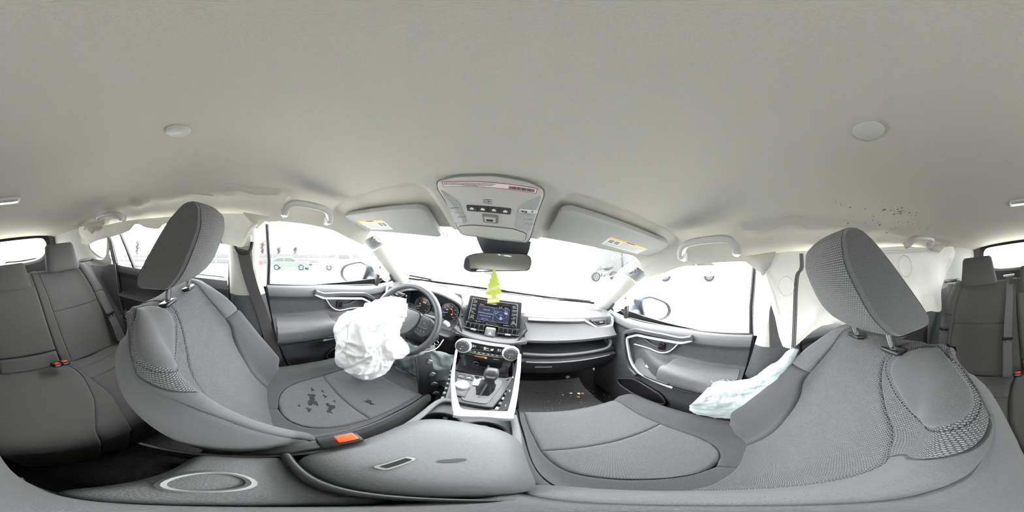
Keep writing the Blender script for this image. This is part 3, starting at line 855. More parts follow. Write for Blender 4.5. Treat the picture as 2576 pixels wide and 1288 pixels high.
    Q(ri, ro, .069, .272, 30, 24, .006, .004, .04, .07).build('rear_insert', 'knit_fine', cu)
    Q(-.40, .40, .272, .53, 30, 26, .005, .004, .04, .05, (1, 1, 1, 0)).build('front_insert', 'knit_fine', cu)
    for q_, nm in ((-1, 'inner_cushion_bolster'), (1, 'outer_cushion_bolster')):
        lo = pchip((-.03, 0.0), (.066, 0.0), (.068, -.02), (.075, -.12), (.09, -.22), (.12, -.31), (.17, -.37), (.23, -.39), (.30, -.40), (.53, -.40))
        h = (lambda s: lo(s)) if q_ < 0 else (lambda s: -lo(s))
        Q(h, q_ * .70, -.02, .53, 18, 40, .003, .004, .08, .03, (1, 0, 0, 0)).build(nm, 'fabric', cu)
        Q(q_ * .70, q_ * 1.0, -.02, .55, 8, 30, .003, .003, .15, .03, (0, 0, 0, 0)).build('side_skirt', 'fabric', cu)
    # ---- plastic base and runners
    for d in (-.19, .19):
        MB().rbox((xcu + d, .22, -.93), (.05, .46, .10), .015).build('seat_rail', 'black', t_)
    MB().rbox((xcu, .24, -.855), (.40, .44, .08), .03).build('seat_pan', 'black', t_)
    # ---- headrest
    hr = headrest_front(xh, m)
    h = hr[0].build('headrest', 'knit', t_)
    hr[1].build('inner_gusset', 'fabric', h); hr[2].build('outer_gusset', 'fabric', h)
    for d in (-.068, .068):
        MB().tube([(xh + d, -.210, -.105), (xh + d, -.2245, -.188)], .0078, 12).build('headrest_post', 'chrome', t_)
        MB().rbox((xh + d, -.2235, -.1765), (.052, .036, .013), .006, rot=Euler((.30, 0, 0)).to_matrix()).build('post_guide', 'black', t_)
    return t_, f, g
HP_F = [(-.122, .074), (-.106, .058), (-.1035, .035), (-.1045, .015), (-.117, -.020), (-.140, -.068), (-.168, -.104), (-.19, -.117)]
HP_B = [(-.122, .074), (-.142, .068), (-.170, .043), (-.200, .006), (-.242, -.050), (-.272, -.094), (-.276, -.112), (-.262, -.122)]
def headrest_front(xh, m):
    """wedge headrest: rounded front that wraps sideways, leaf-shaped cheek panels"""
    Fp = smooth_path(HP_F, 26); Bp = smooth_path(HP_B, 26)
    main = MB(); rows = []
    for i in range(26):
        fr, bk_ = Fp[i], Bp[i]; k = i / 25
        w_ = .122 - .018 * (1 - k) ** 3
        row = []
        # from inner cheek seam across the front to the outer seam
        for t in np.linspace(-1, 1, 31):
            # t = -1 at the inner cheek seam, +1 at the rounded outer edge
            a = abs(t); x = w_ * t if t < 0 else w_ * .86 * math.sin(PI/2 * t) ** .9
            bul = .016 * (1 - a ** 2.2) if t < 0 else .016 * (1 - t ** 2) - .030 * t ** 4 * (1 - .4 * k)
            d = nrm(np.array([fr[0] - bk_[0], fr[1] - bk_[1]]) + np.array([.02, 0]))
            row.append((xh + m * x, fr[0] + bul * d[0], fr[1] + bul * d[1] * .7))
        rows.append(row)
    main.grid(rows, uv=[[(t * .13, i * .0095) for t in np.linspace(-1, 1, 31)] for i in range(26)])
    # back and underside
    rows = [[(xh + m * w2 * t * (.86 if t > 0 else 1), b[0] - .012 * (1 - t * t), b[1]) for t in np.linspace(-1, 1, 13)] for b, w2 in zip(Bp, [.104 + .018 * (1 - (1 - i/25) ** 3) for i in range(26)])]
    main.grid(rows, uv=[[(t * .13, i * .0095) for t in np.linspace(-1, 1, 13)] for i in range(26)])
    main.grid([[(xh + m * .122 * t * (.86 if t > 0 else 1), Fp[-1][0] + .004 - (.03 * t**4 if t > 0 else 0), Fp[-1][1]) for t in np.linspace(-1, 1, 13)], [(xh + m * .122 * t * (.86 if t > 0 else 1), -.22, -.126) for t in np.linspace(-1, 1, 13)], [(xh + m * .122 * t * (.86 if t > 0 else 1), Bp[-1][0], Bp[-1][1]) for t in np.linspace(-1, 1, 13)]], uv=[[(t*.13, j*.05) for t in np.linspace(-1, 1, 13)] for j in range(3)])
    cheeks = []
    for sgn in (-m, m):
        c = MB(); rows = []
        for i in range(26):
            fr, bk_ = Fp[i], Bp[i]; w_ = .122 - .018 * (1 - i/25) ** 3; row = []
            for t in np.linspace(0, 1, 14):
                e = min(1, min(t, 1 - t) / .10, i / 25 / .08 + .05, (1 - i / 25) / .05 + .05)
                h = -.003 + .010 * math.sqrt(max(0, 1 - (1 - e) ** 2))
                row.append((xh + sgn * (w_ * (1 if sgn == -m else .84) + h), fr[0] - (.02 * (1 - t) if sgn == m else 0) + (bk_[0]-fr[0]) * t, fr[1] + (bk_[1]-fr[1]) * t))
            rows.append(row)
        c.grid(rows); cheeks.append(c)
    # front bottom lip closes to the cheek bottom
    return main, cheeks[0], cheeks[1]
seatR, fR, gR = front_seat('passenger')
seatL, fL, gL = front_seat('driver')
# damp stains on the driver cushion and the inner headrest cover flaps are flat marks on the cloth
mat('stain', (0.028, 0.028, 0.030), 0.9, noise=(300, 0.3))
MATS['stain'].node_tree.nodes['Principled BSDF'].inputs['Sheen Weight'].default_value = 0.1
random.seed(11)
cu_l = [c for c in seatL.children if c.name.startswith('seat_cushion')][0]
for (vx, sy, r1, r2) in ((.02, .175, .022, .014), (.10, .185, .018, .010), (-.10, .215, .020, .010), (-.16, .20, .012, .006), (-.08, .15, .012, .006), (.20, .20, .010, .005), (.14, .23, .008, .004), (-.2, .33, .016, .008), (0.06, .225, .010, .005), (-.04, .24, .006, .004), (.0, .13, .006, .004)):
    mb = MB(); pts = []
    for k in range(16):
        a = 2*PI*k/16; rr = 1 + .35 * math.sin(3*a + vx*40) + .2*math.sin(5*a)
        pts.append((vx + r1 / .37 * rr * math.cos(a), sy + r2 * rr * math.sin(a)))
    up = np.array([0, 0, .0068])
    vs = [gL(v, s) + up for v, s in pts] + [gL(vx, sy) + up]
    mb.add(vs, [(k, (k+1) % 16, 16) for k in range(16)]).build('damp_stain', 'stain', cu_l)

# =================================================================== REAR BENCH
rs_ = thing('rear_bench_seat', 'wide dark cloth rear bench seat with three headrests', 'car seat', (0, -.7, -1.0))
R0, R1 = np.array([0, -.755, -.66]), np.array([0, -1.065, -.14]); Ru = nrm(R1 - R0); Rn = np.array([0, -Ru[2]*-1, Ru[1]*-1]); Rn = Rn if Rn[1] > 0 else -Rn
RL = np.linalg.norm(R1 - R0)
def rb(x, s):
    p = .012 * math.sin(PI * min(1, max(0, s / RL))) 
    a = abs(x)
    p += .030 * math.exp(-((a - .545) / .05) ** 2) - .006 * math.exp(-((a - .33) / .10) ** 2)
    wmax = .625 - .05 * max(0, (s - .35) / .25) ** 2
    xx = x * wmax / .625
    if s <= RL - .03: o = R0 + Ru * s; nn = Rn
    else:
        th = min((s - RL + .03) / .045, 1.8); o = R0 + Ru * (RL - .03 + .045*math.sin(th)) + Rn*.045*(math.cos(th)-1); nn = Rn*math.cos(th) + Ru*math.sin(th); p *= max(0, math.cos(th))
    if a > .58: p -= .12 * ((a - .58) / .045) ** 2 * .4
    q = o + nn * p; q[0] = xx
    return q
rows = [[rb(x, s) - Rn * .012 for x in np.linspace(-.63, .63, 60)] for s in np.linspace(-.03, RL + .06, 30)]
rbk = MB().grid(rows).build('backrest', 'seam', rs_)
c_l = lambda s: -.150 - .018 * (1 - s / RL); c_r = lambda s: .125 + .015 * (1 - s / RL)
def RB(a, b, s0, s1, name, mt='fabric_rear', **k):
    return patch(rb, a, b, s0, s1, **{**dict(nu=18, nv=26, puff=.003, tuck=.004, ev=.05, es=.04, edges=(1, 1, 1, 0), sign=-1), **k}).build(name, mt, rbk)
RB(-.515, lambda s: c_l(s) - .055, -.01, .315, 'lower_panel', es=.05, edges=(1, 1, 1, 1)); RB(-.515, lambda s: c_l(s) - .055, .315, RL + .05, 'upper_panel')
RB(lambda s: c_r(s) + .055, .515, -.01, .315, 'lower_panel', es=.05, edges=(1, 1, 1, 1)); RB(lambda s: c_r(s) + .055, .515, .315, RL + .05, 'upper_panel')
RB(lambda s: c_l(s) - .055, c_l, -.01, RL + .05, 'divider_bolster', puff=.008, ev=.2); RB(c_r, lambda s: c_r(s) + .055, -.01, RL + .05, 'divider_bolster', puff=.008, ev=.2)
RB(-.62, -.515, -.01, .37, 'side_bolster', puff=.006, ev=.15, edges=(1, 1, 1, 1)); RB(-.62, -.515, .37, RL + .05, 'side_bolster', puff=.006, ev=.15)
RB(.515, .62, -.01, .37, 'side_bolster', puff=.006, ev=.15, edges=(1, 1, 1, 1)); RB(.515, .62, .37, RL + .05, 'side_bolster', puff=.006, ev=.15)
RB(lambda s: c_l(s) + .002, lambda s: c_r(s) - .002, .09, .50, 'fold_down_armrest', puff=.022, ev=.06, es=.03, edges=(1, 1, 1, 1))
RB(lambda s: c_l(s) + .004, lambda s: c_r(s) - .004, -.005, .085, 'armrest_base', puff=.028, ev=.06, es=.15, edges=(1, 1, 1, 1))
RB(lambda s: c_l(s), lambda s: c_r(s), .50, RL + .05, 'centre_top', puff=.004)
# cushion
RCH = pchip((0, -.668), (.1, -.655), (.25, -.640), (.36, -.645), (.40, -.66))
def rc(x, s):
    """s runs forward from the hinge line and over the front edge"""
    a = abs(x)
    h = RCH(min(s, .40))
    h += -.020 * math.exp(-((a - .33) / .12) ** 2) * max(0, 1 - s / .35) - .03 * max(0, (a - .55) / .08) ** 2
    y = -.76 + s * 1.05 - .03 * (a / .6) ** 2 * (s / .4)
    if s <= .40: return np.array([x, y, h])
    th = min((s - .40) / .075, 1.7); y0 = -.76 + .42 - .03 * (a / .6) ** 2
    return np.array([x, y0 + .075*math.sin(th), h - .075*(1 - math.cos(th)) - max(0, s - .5275) * 1.0])
rows = [[rc(x, s) - np.array([0, .010, .010]) for x in np.linspace(-.64, .64, 56)] for s in np.linspace(-.02, .70, 40)]
rcu = MB().grid(rows).build('seat_cushion', 'seam', rs_)
def RC(a, b, s0, s1, name, mt='fabric_rear', **k):
    return patch(rc, a, b, s0, s1, **{**dict(nu=18, nv=26, puff=.003, tuck=.004, ev=.05, es=.05, edges=(1, 1, 1, 1), sign=1), **k}).build(name, mt, rcu)
el = pchip((-.02, -.175), (.12, -.20), (.3, -.155), (.48, -.05), (.70, -.02)); er = pchip((-.02, .165), (.12, .185), (.3, .175), (.48, .145), (.70, .13))
iL = pchip((-.02, -.18), (.12, -.21), (.3, -.205), (.48, -.14), (.70, -.10)); 
RC(el, er, -.02, .70, 'centre_cushion', nu=24, nv=36, puff=.012, es=.03, edges=(1, 1, 1, 0))
RC(lambda s: iL(s) - .004, el, .02, .70, 'seam_bolster', puff=.004, ev=.2, es=.03, edges=(1, 1, 1, 0))
for s0, s1, mt in ((-.02, .09, 'fabric_rear'), (.09, .20, 'fabric_rear'), (.20, .70, 'knit_rear')):
    RC(-.62, iL, s0, s1, 'left_cushion_panel', mt, es=.06, edges=(1, 1, 1, 1))
    RC(er, .62, s0, s1, 'right_cushion_panel', mt, es=.06, edges=(1, 1, 1, 1))
# headrests
def rear_head(xc, w_, z0, z1, y0, d, taper, nm, lab):
    m = MB(); rows = []
    zs = np.linspace(0, 1, 16)
    for k in zs:
        e = math.sqrt(max(0, 1 - (1 - min(1, min(k, 1 - k) / .12)) ** 2)) * .12 + .88
        z = z0 + (z1 - z0) * k; hw = (w_ * (1 - k) + taper * k) * (e if k > .5 else .5 + .5 * e); row = []
        for j in range(36):
            a = 2*PI*j/36; cx_ = math.copysign(abs(math.cos(a)) ** .45, math.cos(a)); cy_ = math.copysign(abs(math.sin(a)) ** .6, math.sin(a))
            row.append((xc + hw * cx_, y0 + d * cy_ * e - .03 * (k - .5), z))
        rows.append(row)
    m.grid(rows, close_u=True); o = len(m.v)
    m.f.append(tuple(range(36))); m.f.append(tuple(o - 36 + j for j in range(36))[::-1])
    return m.build(nm, 'fabric_rear', rs_, label=lab)
rear_head(-.362, .122, -.150, .034, -1.055, .045, .098, 'headrest', None)
rear_head(.362, .122, -.150, .034, -1.055, .045, .098, 'headrest', None)
rear_head(-.010, .115, -.222, -.062, -1.03, .04, .090, 'centre_headrest', 'low centre headrest')
for x in (-.30, -.29 + .63):
    pass
MB().rbox((-.60, -1.115, -.118), (.12, .06, .02), .006).build('seat_latch', 'dash_hard', rs_); MB().rbox((.60, -1.115, -.118), (.12, .06, .02), .006).build('seat_latch', 'dash_hard', rs_)
MB().rbox((.165, -1.10, -.118), (.075, .03, .012), .004).build('belt_slot', 'lamp_plastic', rs_)
# =================================================================== DASHBOARD
db = thing('dashboard', 'dark moulded dashboard with silver strips, air vents and glovebox', 'dashboard', (0, .95, -1.0))
PASS = [(1.19, -.280), (1.0, -.268), (.88, -.274), (.825, -.288), (.806, -.303), (.804, -.326), (.795, -.345), (.765, -.385), (.738, -.408), (.742, -.424), (.775, -.440), (.850, -.452), (.850, -.490), (.765, -.500), (.742, -.505), (.740, -.516), (.752, -.524), (.738, -.532), (.722, -.536), (.722, -.548), (.745, -.60), (.80, -.68), (.95, -.74), (1.25, -.76)]
CENT = [(1.19, -.280), (1.0, -.268), (.90, -.276), (.85, -.300), (.845, -.32), (.845, -.34), (.845, -.36), (.845, -.385), (.84, -.412), (.73, -.414), (.712, -.418), (.712, -.430), (.735, -.445), (.75, -.50), (.76, -.505), (.76, -.516), (.76, -.524), (.76, -.532), (.76, -.536), (.76, -.548), (.77, -.60), (.80, -.68), (.95, -.74), (1.25, -.76)]
DRIV = [(1.19, -.280), (1.0, -.266), (.90, -.262), (.90, -.275), (.935, -.30), (.94, -.33), (.94, -.36), (.935, -.40), (.91, -.452), (.80, -.462), (.748, -.462), (.735, -.470), (.735, -.485), (.75, -.50), (.752, -.51), (.752, -.52), (.752, -.53), (.752, -.54), (.752, -.55), (.752, -.57), (.76, -.61), (.80, -.67), (.95, -.72), (1.25, -.76)]
DOUT = [(1.10, -.285), (.98, -.278), (.88, -.274), (.83, -.285), (.81, -.303), (.805, -.326), (.80, -.345), (.78, -.385), (.755, -.408), (.745, -.424), (.740, -.445), (.735, -.462), (.735, -.49), (.75, -.50), (.752, -.51), (.752, -.52), (.752, -.53), (.752, -.54), (.752, -.55), (.752, -.57), (.76, -.61), (.80, -.67), (.95, -.72), (1.25, -.76)]
POUT = [(y if i > 1 else y - .10, z) for i, (y, z) in enumerate(PASS)]
ST = [(-.675, DOUT), (-.60, DOUT), (-.572, DRIV), (-.205, DRIV), (-.165, DOUT), (-.150, CENT), (.140, CENT), (.165, PASS), (.60, PASS), (.665, POUT)]
def dash_at(x):
    for (x0, a), (x1, b) in zip(ST, ST[1:]):
        if x <= x1 + 1e-9:
            t = (x - x0) / (x1 - x0); t = t*t*(3-2*t)
            return [(p[0]*(1-t)+q[0]*t, p[1]*(1-t)+q[1]*t) for p, q in zip(a, b)]
    return ST[-1][1]
xs = sorted(set(list(np.round(np.linspace(-.675, .665, 60), 4)) + [-.60, -.59, -.58, -.572, -.205, -.19, -.18, -.165, -.158, -.15, .14, .148, .156, .165]))
secs = {x: [(x, y - .03 * (x / .66) ** 2 * (y > 1.05), z) for y, z in dash_at(x)] for x in xs}
def dash_part(i0, i1, nm, mt, x0=-9, x1=9):
    rows = [secs[x][i0:i1] for x in xs if x0 <= x <= x1]
    return MB().grid(rows).build(nm, mt, db, sharp=32)
dash_part(0, 5, 'top_pad', 'dash_soft')
dash_part(4, 10, 'fascia', 'dash_soft')
dash_part(9, 24, 'lower_dash', 'dash_hard')
# end caps
for x in (xs[0], xs[-1]):
    m = MB(); pr = secs[x]; m.add(pr + [(x, 1.25, -.3)], [tuple(range(len(pr) + 1))]); m.build('end_cap', 'dash_hard', db)
# stitched edge
def stitch(pts, nm='stitching'):
    L_ = sum(np.linalg.norm(np.array(a) - np.array(b)) for a, b in zip(pts, pts[1:])); m = MB(); P = resample(pts, int(L_ / .0028))
    for a, b in zip(P[:-1:2], P[1::2]): m.tube([a, b], .0008, 4)
    m.build(nm, 'thread', db)
stitch([(x, .734 - .0, -.4035) for x in np.linspace(.19, .655, 16)])
stitch([(-.165, .705, -.405), (-.10, .700, -.415), (0, .698, -.4175), (.10, .702, -.4145), (.19, .732, -.404)])
# ---- raised centre surround below the vents
rows = []
for t in np.linspace(-1, 1, 25):
    x = .004 + .172 * t; e = abs(t) ** 3
    rows.append([(x, .80, -.424 + .016 * e), (x, .735 + .02 * e, -.408 + .012 * e), (x, .712 + .02 * e, -.405 + .006 * e), (x, .700 + .03 * e, -.414 + .008 * e), (x, .704 + .03 * e, -.428), (x, .73 + .02 * e, -.442), (x, .78, -.45)])
MB().grid(rows).build('centre_surround', 'dash_soft', db)
for sg in (-1, 1):   # angled cheeks of the vent recess
    m = MB().grid([[(.004 + sg * .128, .80, -.420), (.004 + sg * .128, .735, -.412)], [(.004 + sg * .168, .80, -.352), (.004 + sg * .165, .752, -.350)], [(.004 + sg * .156, .81, -.342), (.004 + sg * .154, .785, -.340)]]); m.build('recess_cheek', 'dash_soft', db)
    MB().tube([(.004 + sg * .10, .716, -.411), (.004 + sg * .130, .722, -.405), (.004 + sg * .166, .745, -.352), (.004 + sg * .152, .765, -.325)], .004, 6).build('recess_edge', 'black', db)
# ---- centre vents
for sg in (-1, 1):
    vt = MB().rbox((.004 + sg * .080, .775, -.392), (.100, .03, .062), .004).build('air_vent', 'black', db)
    for k in range(5):
        x = .004 + sg * (.036 + .021 * k)
        MB().rbox((x, .752, -.390), (.0022, .024, .054), .0008).build('vane', 'graphite', vt)
    MB().rbox((.004 + sg * .080, .742, -.386), (.104, .008, .004), .0015).build('blade', 'graphite', vt)
    MB().rbox((.004 + sg * .080, .737, -.386), (.026, .012, .008), .003).build('vent_tab', 'grey_trim', vt)
# ---- hazard switch
hz = MB().rbox((.003, .744, -.386), (.046, .03, .044), .005, rot=Euler((-.25, 0, 0)).to_matrix()).build('hazard_switch', 'grey_trim', db)
Fz = frame((.003, .7275, -.386), (1, 0, 0), v=(0, .25, 1))
MB().slab([(-.008, -.006), (.008, -.006), (0, .009)], Fz, .001, 0, .001).build('triangle_mark', 'sticker_white', hz)
for d in (-.019, .019): MB().rbox((.003 + d, .7285, -.386), (.002, .004, .04), .0008, rot=Euler((-.25, 0, 0)).to_matrix()).build('rib', 'graphite', hz)
# ---- passenger silver strip and end vent
strip = [(.175, .799, -.313), (.30, .797, -.311), (.474, .796, -.313), (.513, .793, -.336), (.563, .790, -.366), (.60, .788, -.365), (.660, .786, -.360), (.664, .790, -.335), (.660, .797, -.303)]
P = [np.array(p) for p in strip]; Q = []
for a, b in zip(P, P[1:]): Q += [a + (b - a) * t for t in np.linspace(0, 1, 6)[:-1]]
Q.append(P[-1])
MB().tube(Q, .007, 8, flat=(.006, .0075), up=(0, -1, .1)).build('silver_strip', 'silver', db)
MB().tube([p + (0, .004, -.014) for p in Q[:11]], .006, 6, flat=(.006, .008), up=(0, -1, .1)).build('strip_shadow_gap', 'black', db)
def end_vent(sg, y, z):
    Fv = frame((sg * .578, y, z), (sg, .02, 0), v=(0, .15, 1)); Fv = (Fv[0], Fv[1], Fv[2], nrm(np.array([0, -1, .15])))
    ev = MB().slab(round_poly([(-.068, .020), (.060, .022), (.066, -.018), (-.020, -.022)], .006), Fv, .02, .002, .003).build('end_air_vent', 'black', db)
    MB().tube([pf(Fv, a, b, .004) for a, b in round_poly([(-.062, .018), (.036, .020), (.038, -.016), (-.018, -.019)], .006)], .0018, 6, closed=True).build('vent_frame', 'grey_trim', ev)
    for b in (.008, -.004): MB().tube([pf(Fv, -.05 + (.008 - b), b, .003), pf(Fv, .034, b + .001, .003)], .002, 6, flat=(.004, .0014), up=(0, 0, 1)).build('vane', 'graphite', ev)
    MB().rbox(pf(Fv, .002, .001, .005), (.022, .008, .008), .002).build('vent_tab', 'grey_trim', ev)
    MB().rbox(pf(Fv, .052, .0, .003), (.010, .006, .030), .002).build('thumbwheel', 'graphite', ev)
    MB().text('OPEN', (pf(Fv, .052, 0, .0062), Fv[2], -Fv[1], Fv[3]), .007, .0002).build('lettering', 'print', ev)
end_vent(1, .792, -.333); end_vent(-1, .792, -.333)
stripL = [(-.585, .788, -.362), (-.60, .788, -.365), (-.655, .782, -.360), (-.664, .780, -.335), (-.662, .785, -.285)]
MB().tube(resample([np.array(p) for p in stripL], 24), .007, 8, flat=(.006, .0075), up=(0, -1, .1)).build('silver_strip', 'silver', db)
# speaker and defroster slots in the top pad
for sg in (1, -1):
    for k in range(9):
        x = sg * (.545 + .0085 * k); MB().rbox((x, .885 - .004 * k, -.2725), (.0035, .030, .004), .0012, rot=Euler((0, 0, -.5 * sg)).to_matrix()).build('speaker_slot', 'black', db)
for x0, x1, y in ((-.60, -.47, .945), (-.43, -.34, 1.02), (-.46, -.32, .965), (-.25, .25, 1.13), (.30, .5, 1.10)):
    MB().rbox(((x0 + x1) / 2, y, -.2660), (x1 - x0, .010, .005), .002, rot=Euler((0, 0, .10 if x0 < -.3 else 0)).to_matrix()).build('defroster_slot', 'black', db)
# ---- tray lip, glovebox
MB().tube(smooth_path([(.168, .745, -.498), (.30, .742, -.503), (.45, .741, -.503), (.58, .742, -.499), (.625, .748, -.492), (.640, .752, -.470), (.638, .76, -.445)], 40), .006, 8, flat=(.008, .006)).build('tray_lip', 'grey_trim', db)
gb = MB().sheet([[(x, .726 - .006 * math.sin(PI * (x - .18) / .44) + a, z) for x in np.linspace(.18, .625, 20)] for a, z in ((.012, -.528), (-.006, -.530), (-.010, -.536), (.0, -.56), (.03, -.62), (.08, -.69))], .012, (0, 1, 0)).build('glovebox', 'dash_hard', db)
MB().tube([(x, .712 - .006 * math.sin(PI * (x - .18) / .44), -.531) for x in np.linspace(.185, .615, 16)], .0035, 6).build('glovebox_lip', 'grey_trim', gb)
MB().rbox((.27, .722, -.5725), (.08, .012, .004), .0015).build('glovebox_pull', 'grey_trim', gb)
# driver lower panel lines
MB().rbox((-.40, .745, -.60), (.30, .02, .012), .004).build('knee_panel_edge', 'graphite', db)
# ---- instrument hood and dials
arch = smooth_path([(-.592, -.45), (-.585, -.39), (-.575, -.330), (-.529, -.296), (-.469, -.274), (-.386, -.254), (-.299, -.256), (-.219, -.276), (-.172, -.302), (-.158, -.354), (-.178, -.42), (-.205, -.47)], 48)
cen = np.array([-.37, -.38]); rows = []
for (y, sc, dz) in ((.945, .93, -.006), (.80, .965, -.004), (.782, .985, 0), (.786, 1.01, .003), (.81, 1.03, .004), (.92, 1.03, -.004), (1.0, .98, -.02)):
    rows.append([(cen[0] + (p[0]-cen[0])*sc, y + .02 * abs(p[0] + .37) / .2, cen[1] + (p[1]-cen[1])*sc + dz) for p in arch])
MB().grid(rows).build('instrument_hood', 'dash_hard', db)
ic = thing('instrument_cluster', 'twin dial instrument cluster with lit warning lamps', 'gauges', (-.37, .92, -.46))
MB().rbox((-.37, .932, -.385), (.42, .012, .18), .03).build('cluster_panel', 'dial_face', ic)
def gauge(xc, zc, r, lamps, needle, nums, lab):
    ax = np.array([.0, -1, .18]); ax = nrm(ax); o = np.array([xc, .921, zc])
    F_ = frame(o, (1, 0, 0), v=(0, .18, 1)); F_ = (F_[0], F_[1], F_[2], ax)
    g_ = MB().disc(o, ax, r, 40, .004).build('dial', 'dial_face', ic, label=lab)
    MB().tube([pf(F_, r*math.cos(a), r*math.sin(a), .006) for a in np.linspace(0, 2*PI, 40)[:-1]], .0022, 6, closed=True).build('bezel_ring', 'chrome', g_)
    m = MB()
    for k in range(21):
        a = math.radians(225 - 13.5 * k); m.slab([(-.0007, -.004), (.0007, -.004), (.0007, .004), (-.0007, .004)], (pf(F_, r*.86*math.cos(a), r*.86*math.sin(a), 0), F_[1]*math.sin(a) - F_[2]*math.cos(a), F_[1]*math.cos(a) + F_[2]*math.sin(a), ax), .0005, 0, .0052)
    for k, s_ in enumerate(nums):
        a = math.radians(225 - 270 * k / (len(nums) - 1)); m.text(s_, (pf(F_, r*.68*math.cos(a), r*.68*math.sin(a), .0045), F_[1], F_[2], F_[3]), .011, .0002)
    m.build('scale', 'sticker_white', g_)
    a = math.radians(needle)
    MB().tube([pf(F_, 0, 0, .007), pf(F_, r*.75*math.cos(a), r*.75*math.sin(a), .007)], .0016, 5).build('needle', 'lamp_blue', g_)
    MB().disc(pf(F_, 0, 0, .005), ax, .010, 16, .004).build('needle_hub', 'black', g_)
    for (a_, b_, mt, sx, sy) in lamps:
        MB().slab(round_poly([(a_-sx, b_-sy), (a_+sx, b_-sy), (a_+sx, b_+sy), (a_-sx, b_+sy)], .002), F_, .0008, 0, .0056).build('warning_lamp', mt, g_)
gauge(-.457, -.405, .058, [(.004, .024, 'lamp_amber', .005, .004), (.016, .022, 'lamp_amber', .005, .004), (-.022, .006, 'lamp_amber', .0045, .004), (-.018, -.008, 'lamp_red', .004, .003)], 205, list('012345678'), 'tachometer dial')
gauge(-.268, -.400, .058, [(-.018, .014, 'lamp_amber', .006, .0035), (.010, .022, 'lamp_amber', .006, .003), (-.003, .026, 'lamp_red', .004, .003), (.020, .012, 'lamp_red', .004, .003), (.022, .001, 'lamp_red', .004, .003), (.018, -.011, 'lamp_amber', .005, .004)], 200, ['0', '20', '40', '60', '80', '100', '120', '140'], 'speedometer dial')
MB().text('0', frame((-.268, .914, -.435), (1, 0, 0), v=(0, .18, 1)), .014, .0003).build('odometer', 'screen_text', ic)
MB().rbox((-.363, .924, -.40), (.07, .008, .085), .006).build('centre_display', 'black_gloss', ic)

# =================================================================== INFOTAINMENT DISPLAY
hu = thing('touchscreen_display', 'black touchscreen head unit showing a blue home page, standing on the dashboard', 'display', (.002, .79, -.37))
tilt = .10
Fd = frame((.002, .782, -.297), (1, 0, 0), v=(0, tilt, 1))
MB().slab(round_poly([(-.136, -.075), (.136, -.075), (.129, .074), (-.129, .074)], .008), Fd, .028, .004, .002).build('housing', 'black', hu)
fc = MB().slab(round_poly([(-.120, -.068), (.120, -.068), (.112, .065), (-.112, .065)], .006), Fd, .003, .001, .0042).build('face_panel', 'black_gloss', hu)
MB().tube([pf(Fd, a, b, .0046) for a, b in round_poly([(-.118, -.066), (.118, -.066), (.110, .063), (-.110, .063)], .006)], .0007, 4, closed=True).build('face_edge', 'print', fc)
sc_ = MB().slab([(-.077, -.047), (.077, -.047), (.075, .046), (-.075, .046)], Fd, .001, 0, .0050).build('screen', 'screen_dark', hu)
T_ = lambda s, x, z, h, nm='screen_lettering', mt='screen_text', par=sc_, al='CENTER', top=.0058: MB().text(s, (pf(Fd, x, z, top), Fd[1], Fd[2], Fd[3]), h, .0002, al).build(nm, mt, par)
def tile(x0, x1, z0, z1):
    t = MB().slab([(x0, z0), (x1, z0), (x1, z1), (x0, z1)], Fd, .0006, 0, .0054).build('tile', 'screen', sc_)
    MB().tube([pf(Fd, a, b, .0056) for a, b in ((x0, z0), (x1, z0), (x1, z1), (x0, z1))], .0008, 4, closed=True).build('tile_edge', 'screen_line', sc_)
tile(-.074, .000, -.004, .031); tile(-.074, .000, -.043, -.006); tile(.003, .074, -.043, .031)
T_('Home', -.072, .038, .008, al='LEFT'); T_('5:17', .031, .037, .0085); T_('N▲ ▮', .058, .037, .006)
T_('Audio Off', -.036, .013, .0075); T_('No phone connected', -.037, -.019, .0062); T_('Select Phone', -.037, -.035, .0062)
T_('Engine', .058, .022, .0060); T_('Battery', .038, -.002, .0055); T_('♪', -.006, .026, .007)
for (cx_, cz_, rx, rz) in ((.038, -.004, .028, .018),):
    MB().tube([pf(Fd, cx_ + rx*math.cos(a), cz_ + rz*math.sin(a), .0058) for a in np.linspace(0, 2*PI, 30)[:-1]], .0006, 4, closed=True).build('energy_loop', 'lamp_blue', sc_)
MB().slab([(.032, -.028), (.046, -.028), (.043, -.012), (.034, -.012)], Fd, .0006, 0, .0062).build('battery_icon', 'screen_line', sc_)
MB().slab(round_poly([(.052, .003), (.068, .003), (.068, .015), (.052, .015)], .003), Fd, .0006, 0, .0062).build('engine_icon', 'screen_line', sc_)
MB().tube([pf(Fd, .014 + .007*math.cos(a), .009 + .007*math.sin(a), .0060) for a in np.linspace(0, 2*PI, 16)[:-1]], .0009, 4, closed=True).build('wheel_icon', 'screen_line', sc_)
for i, (l, r) in enumerate((('HOME', 'SEEK >'), ('MENU', '< TRACK'), ('AUDIO', 'PHONE'), ('MAP', 'APPS'))):
    z = .048 - .019 * i
    for s_, sx in ((l, -1), (r, 1)):
        T_(s_, sx * (.096 + .002 * i), z, .0062, 'key_lettering', 'print', fc)
        MB().slab([(sx * .097 - .010, z - .0075), (sx * .097 + .010, z - .0075), (sx * .097 + .010, z - .0065), (sx * .097 - .010, z - .0065)], Fd, .0005, 0, .0048).build('key_line', 'print', fc)
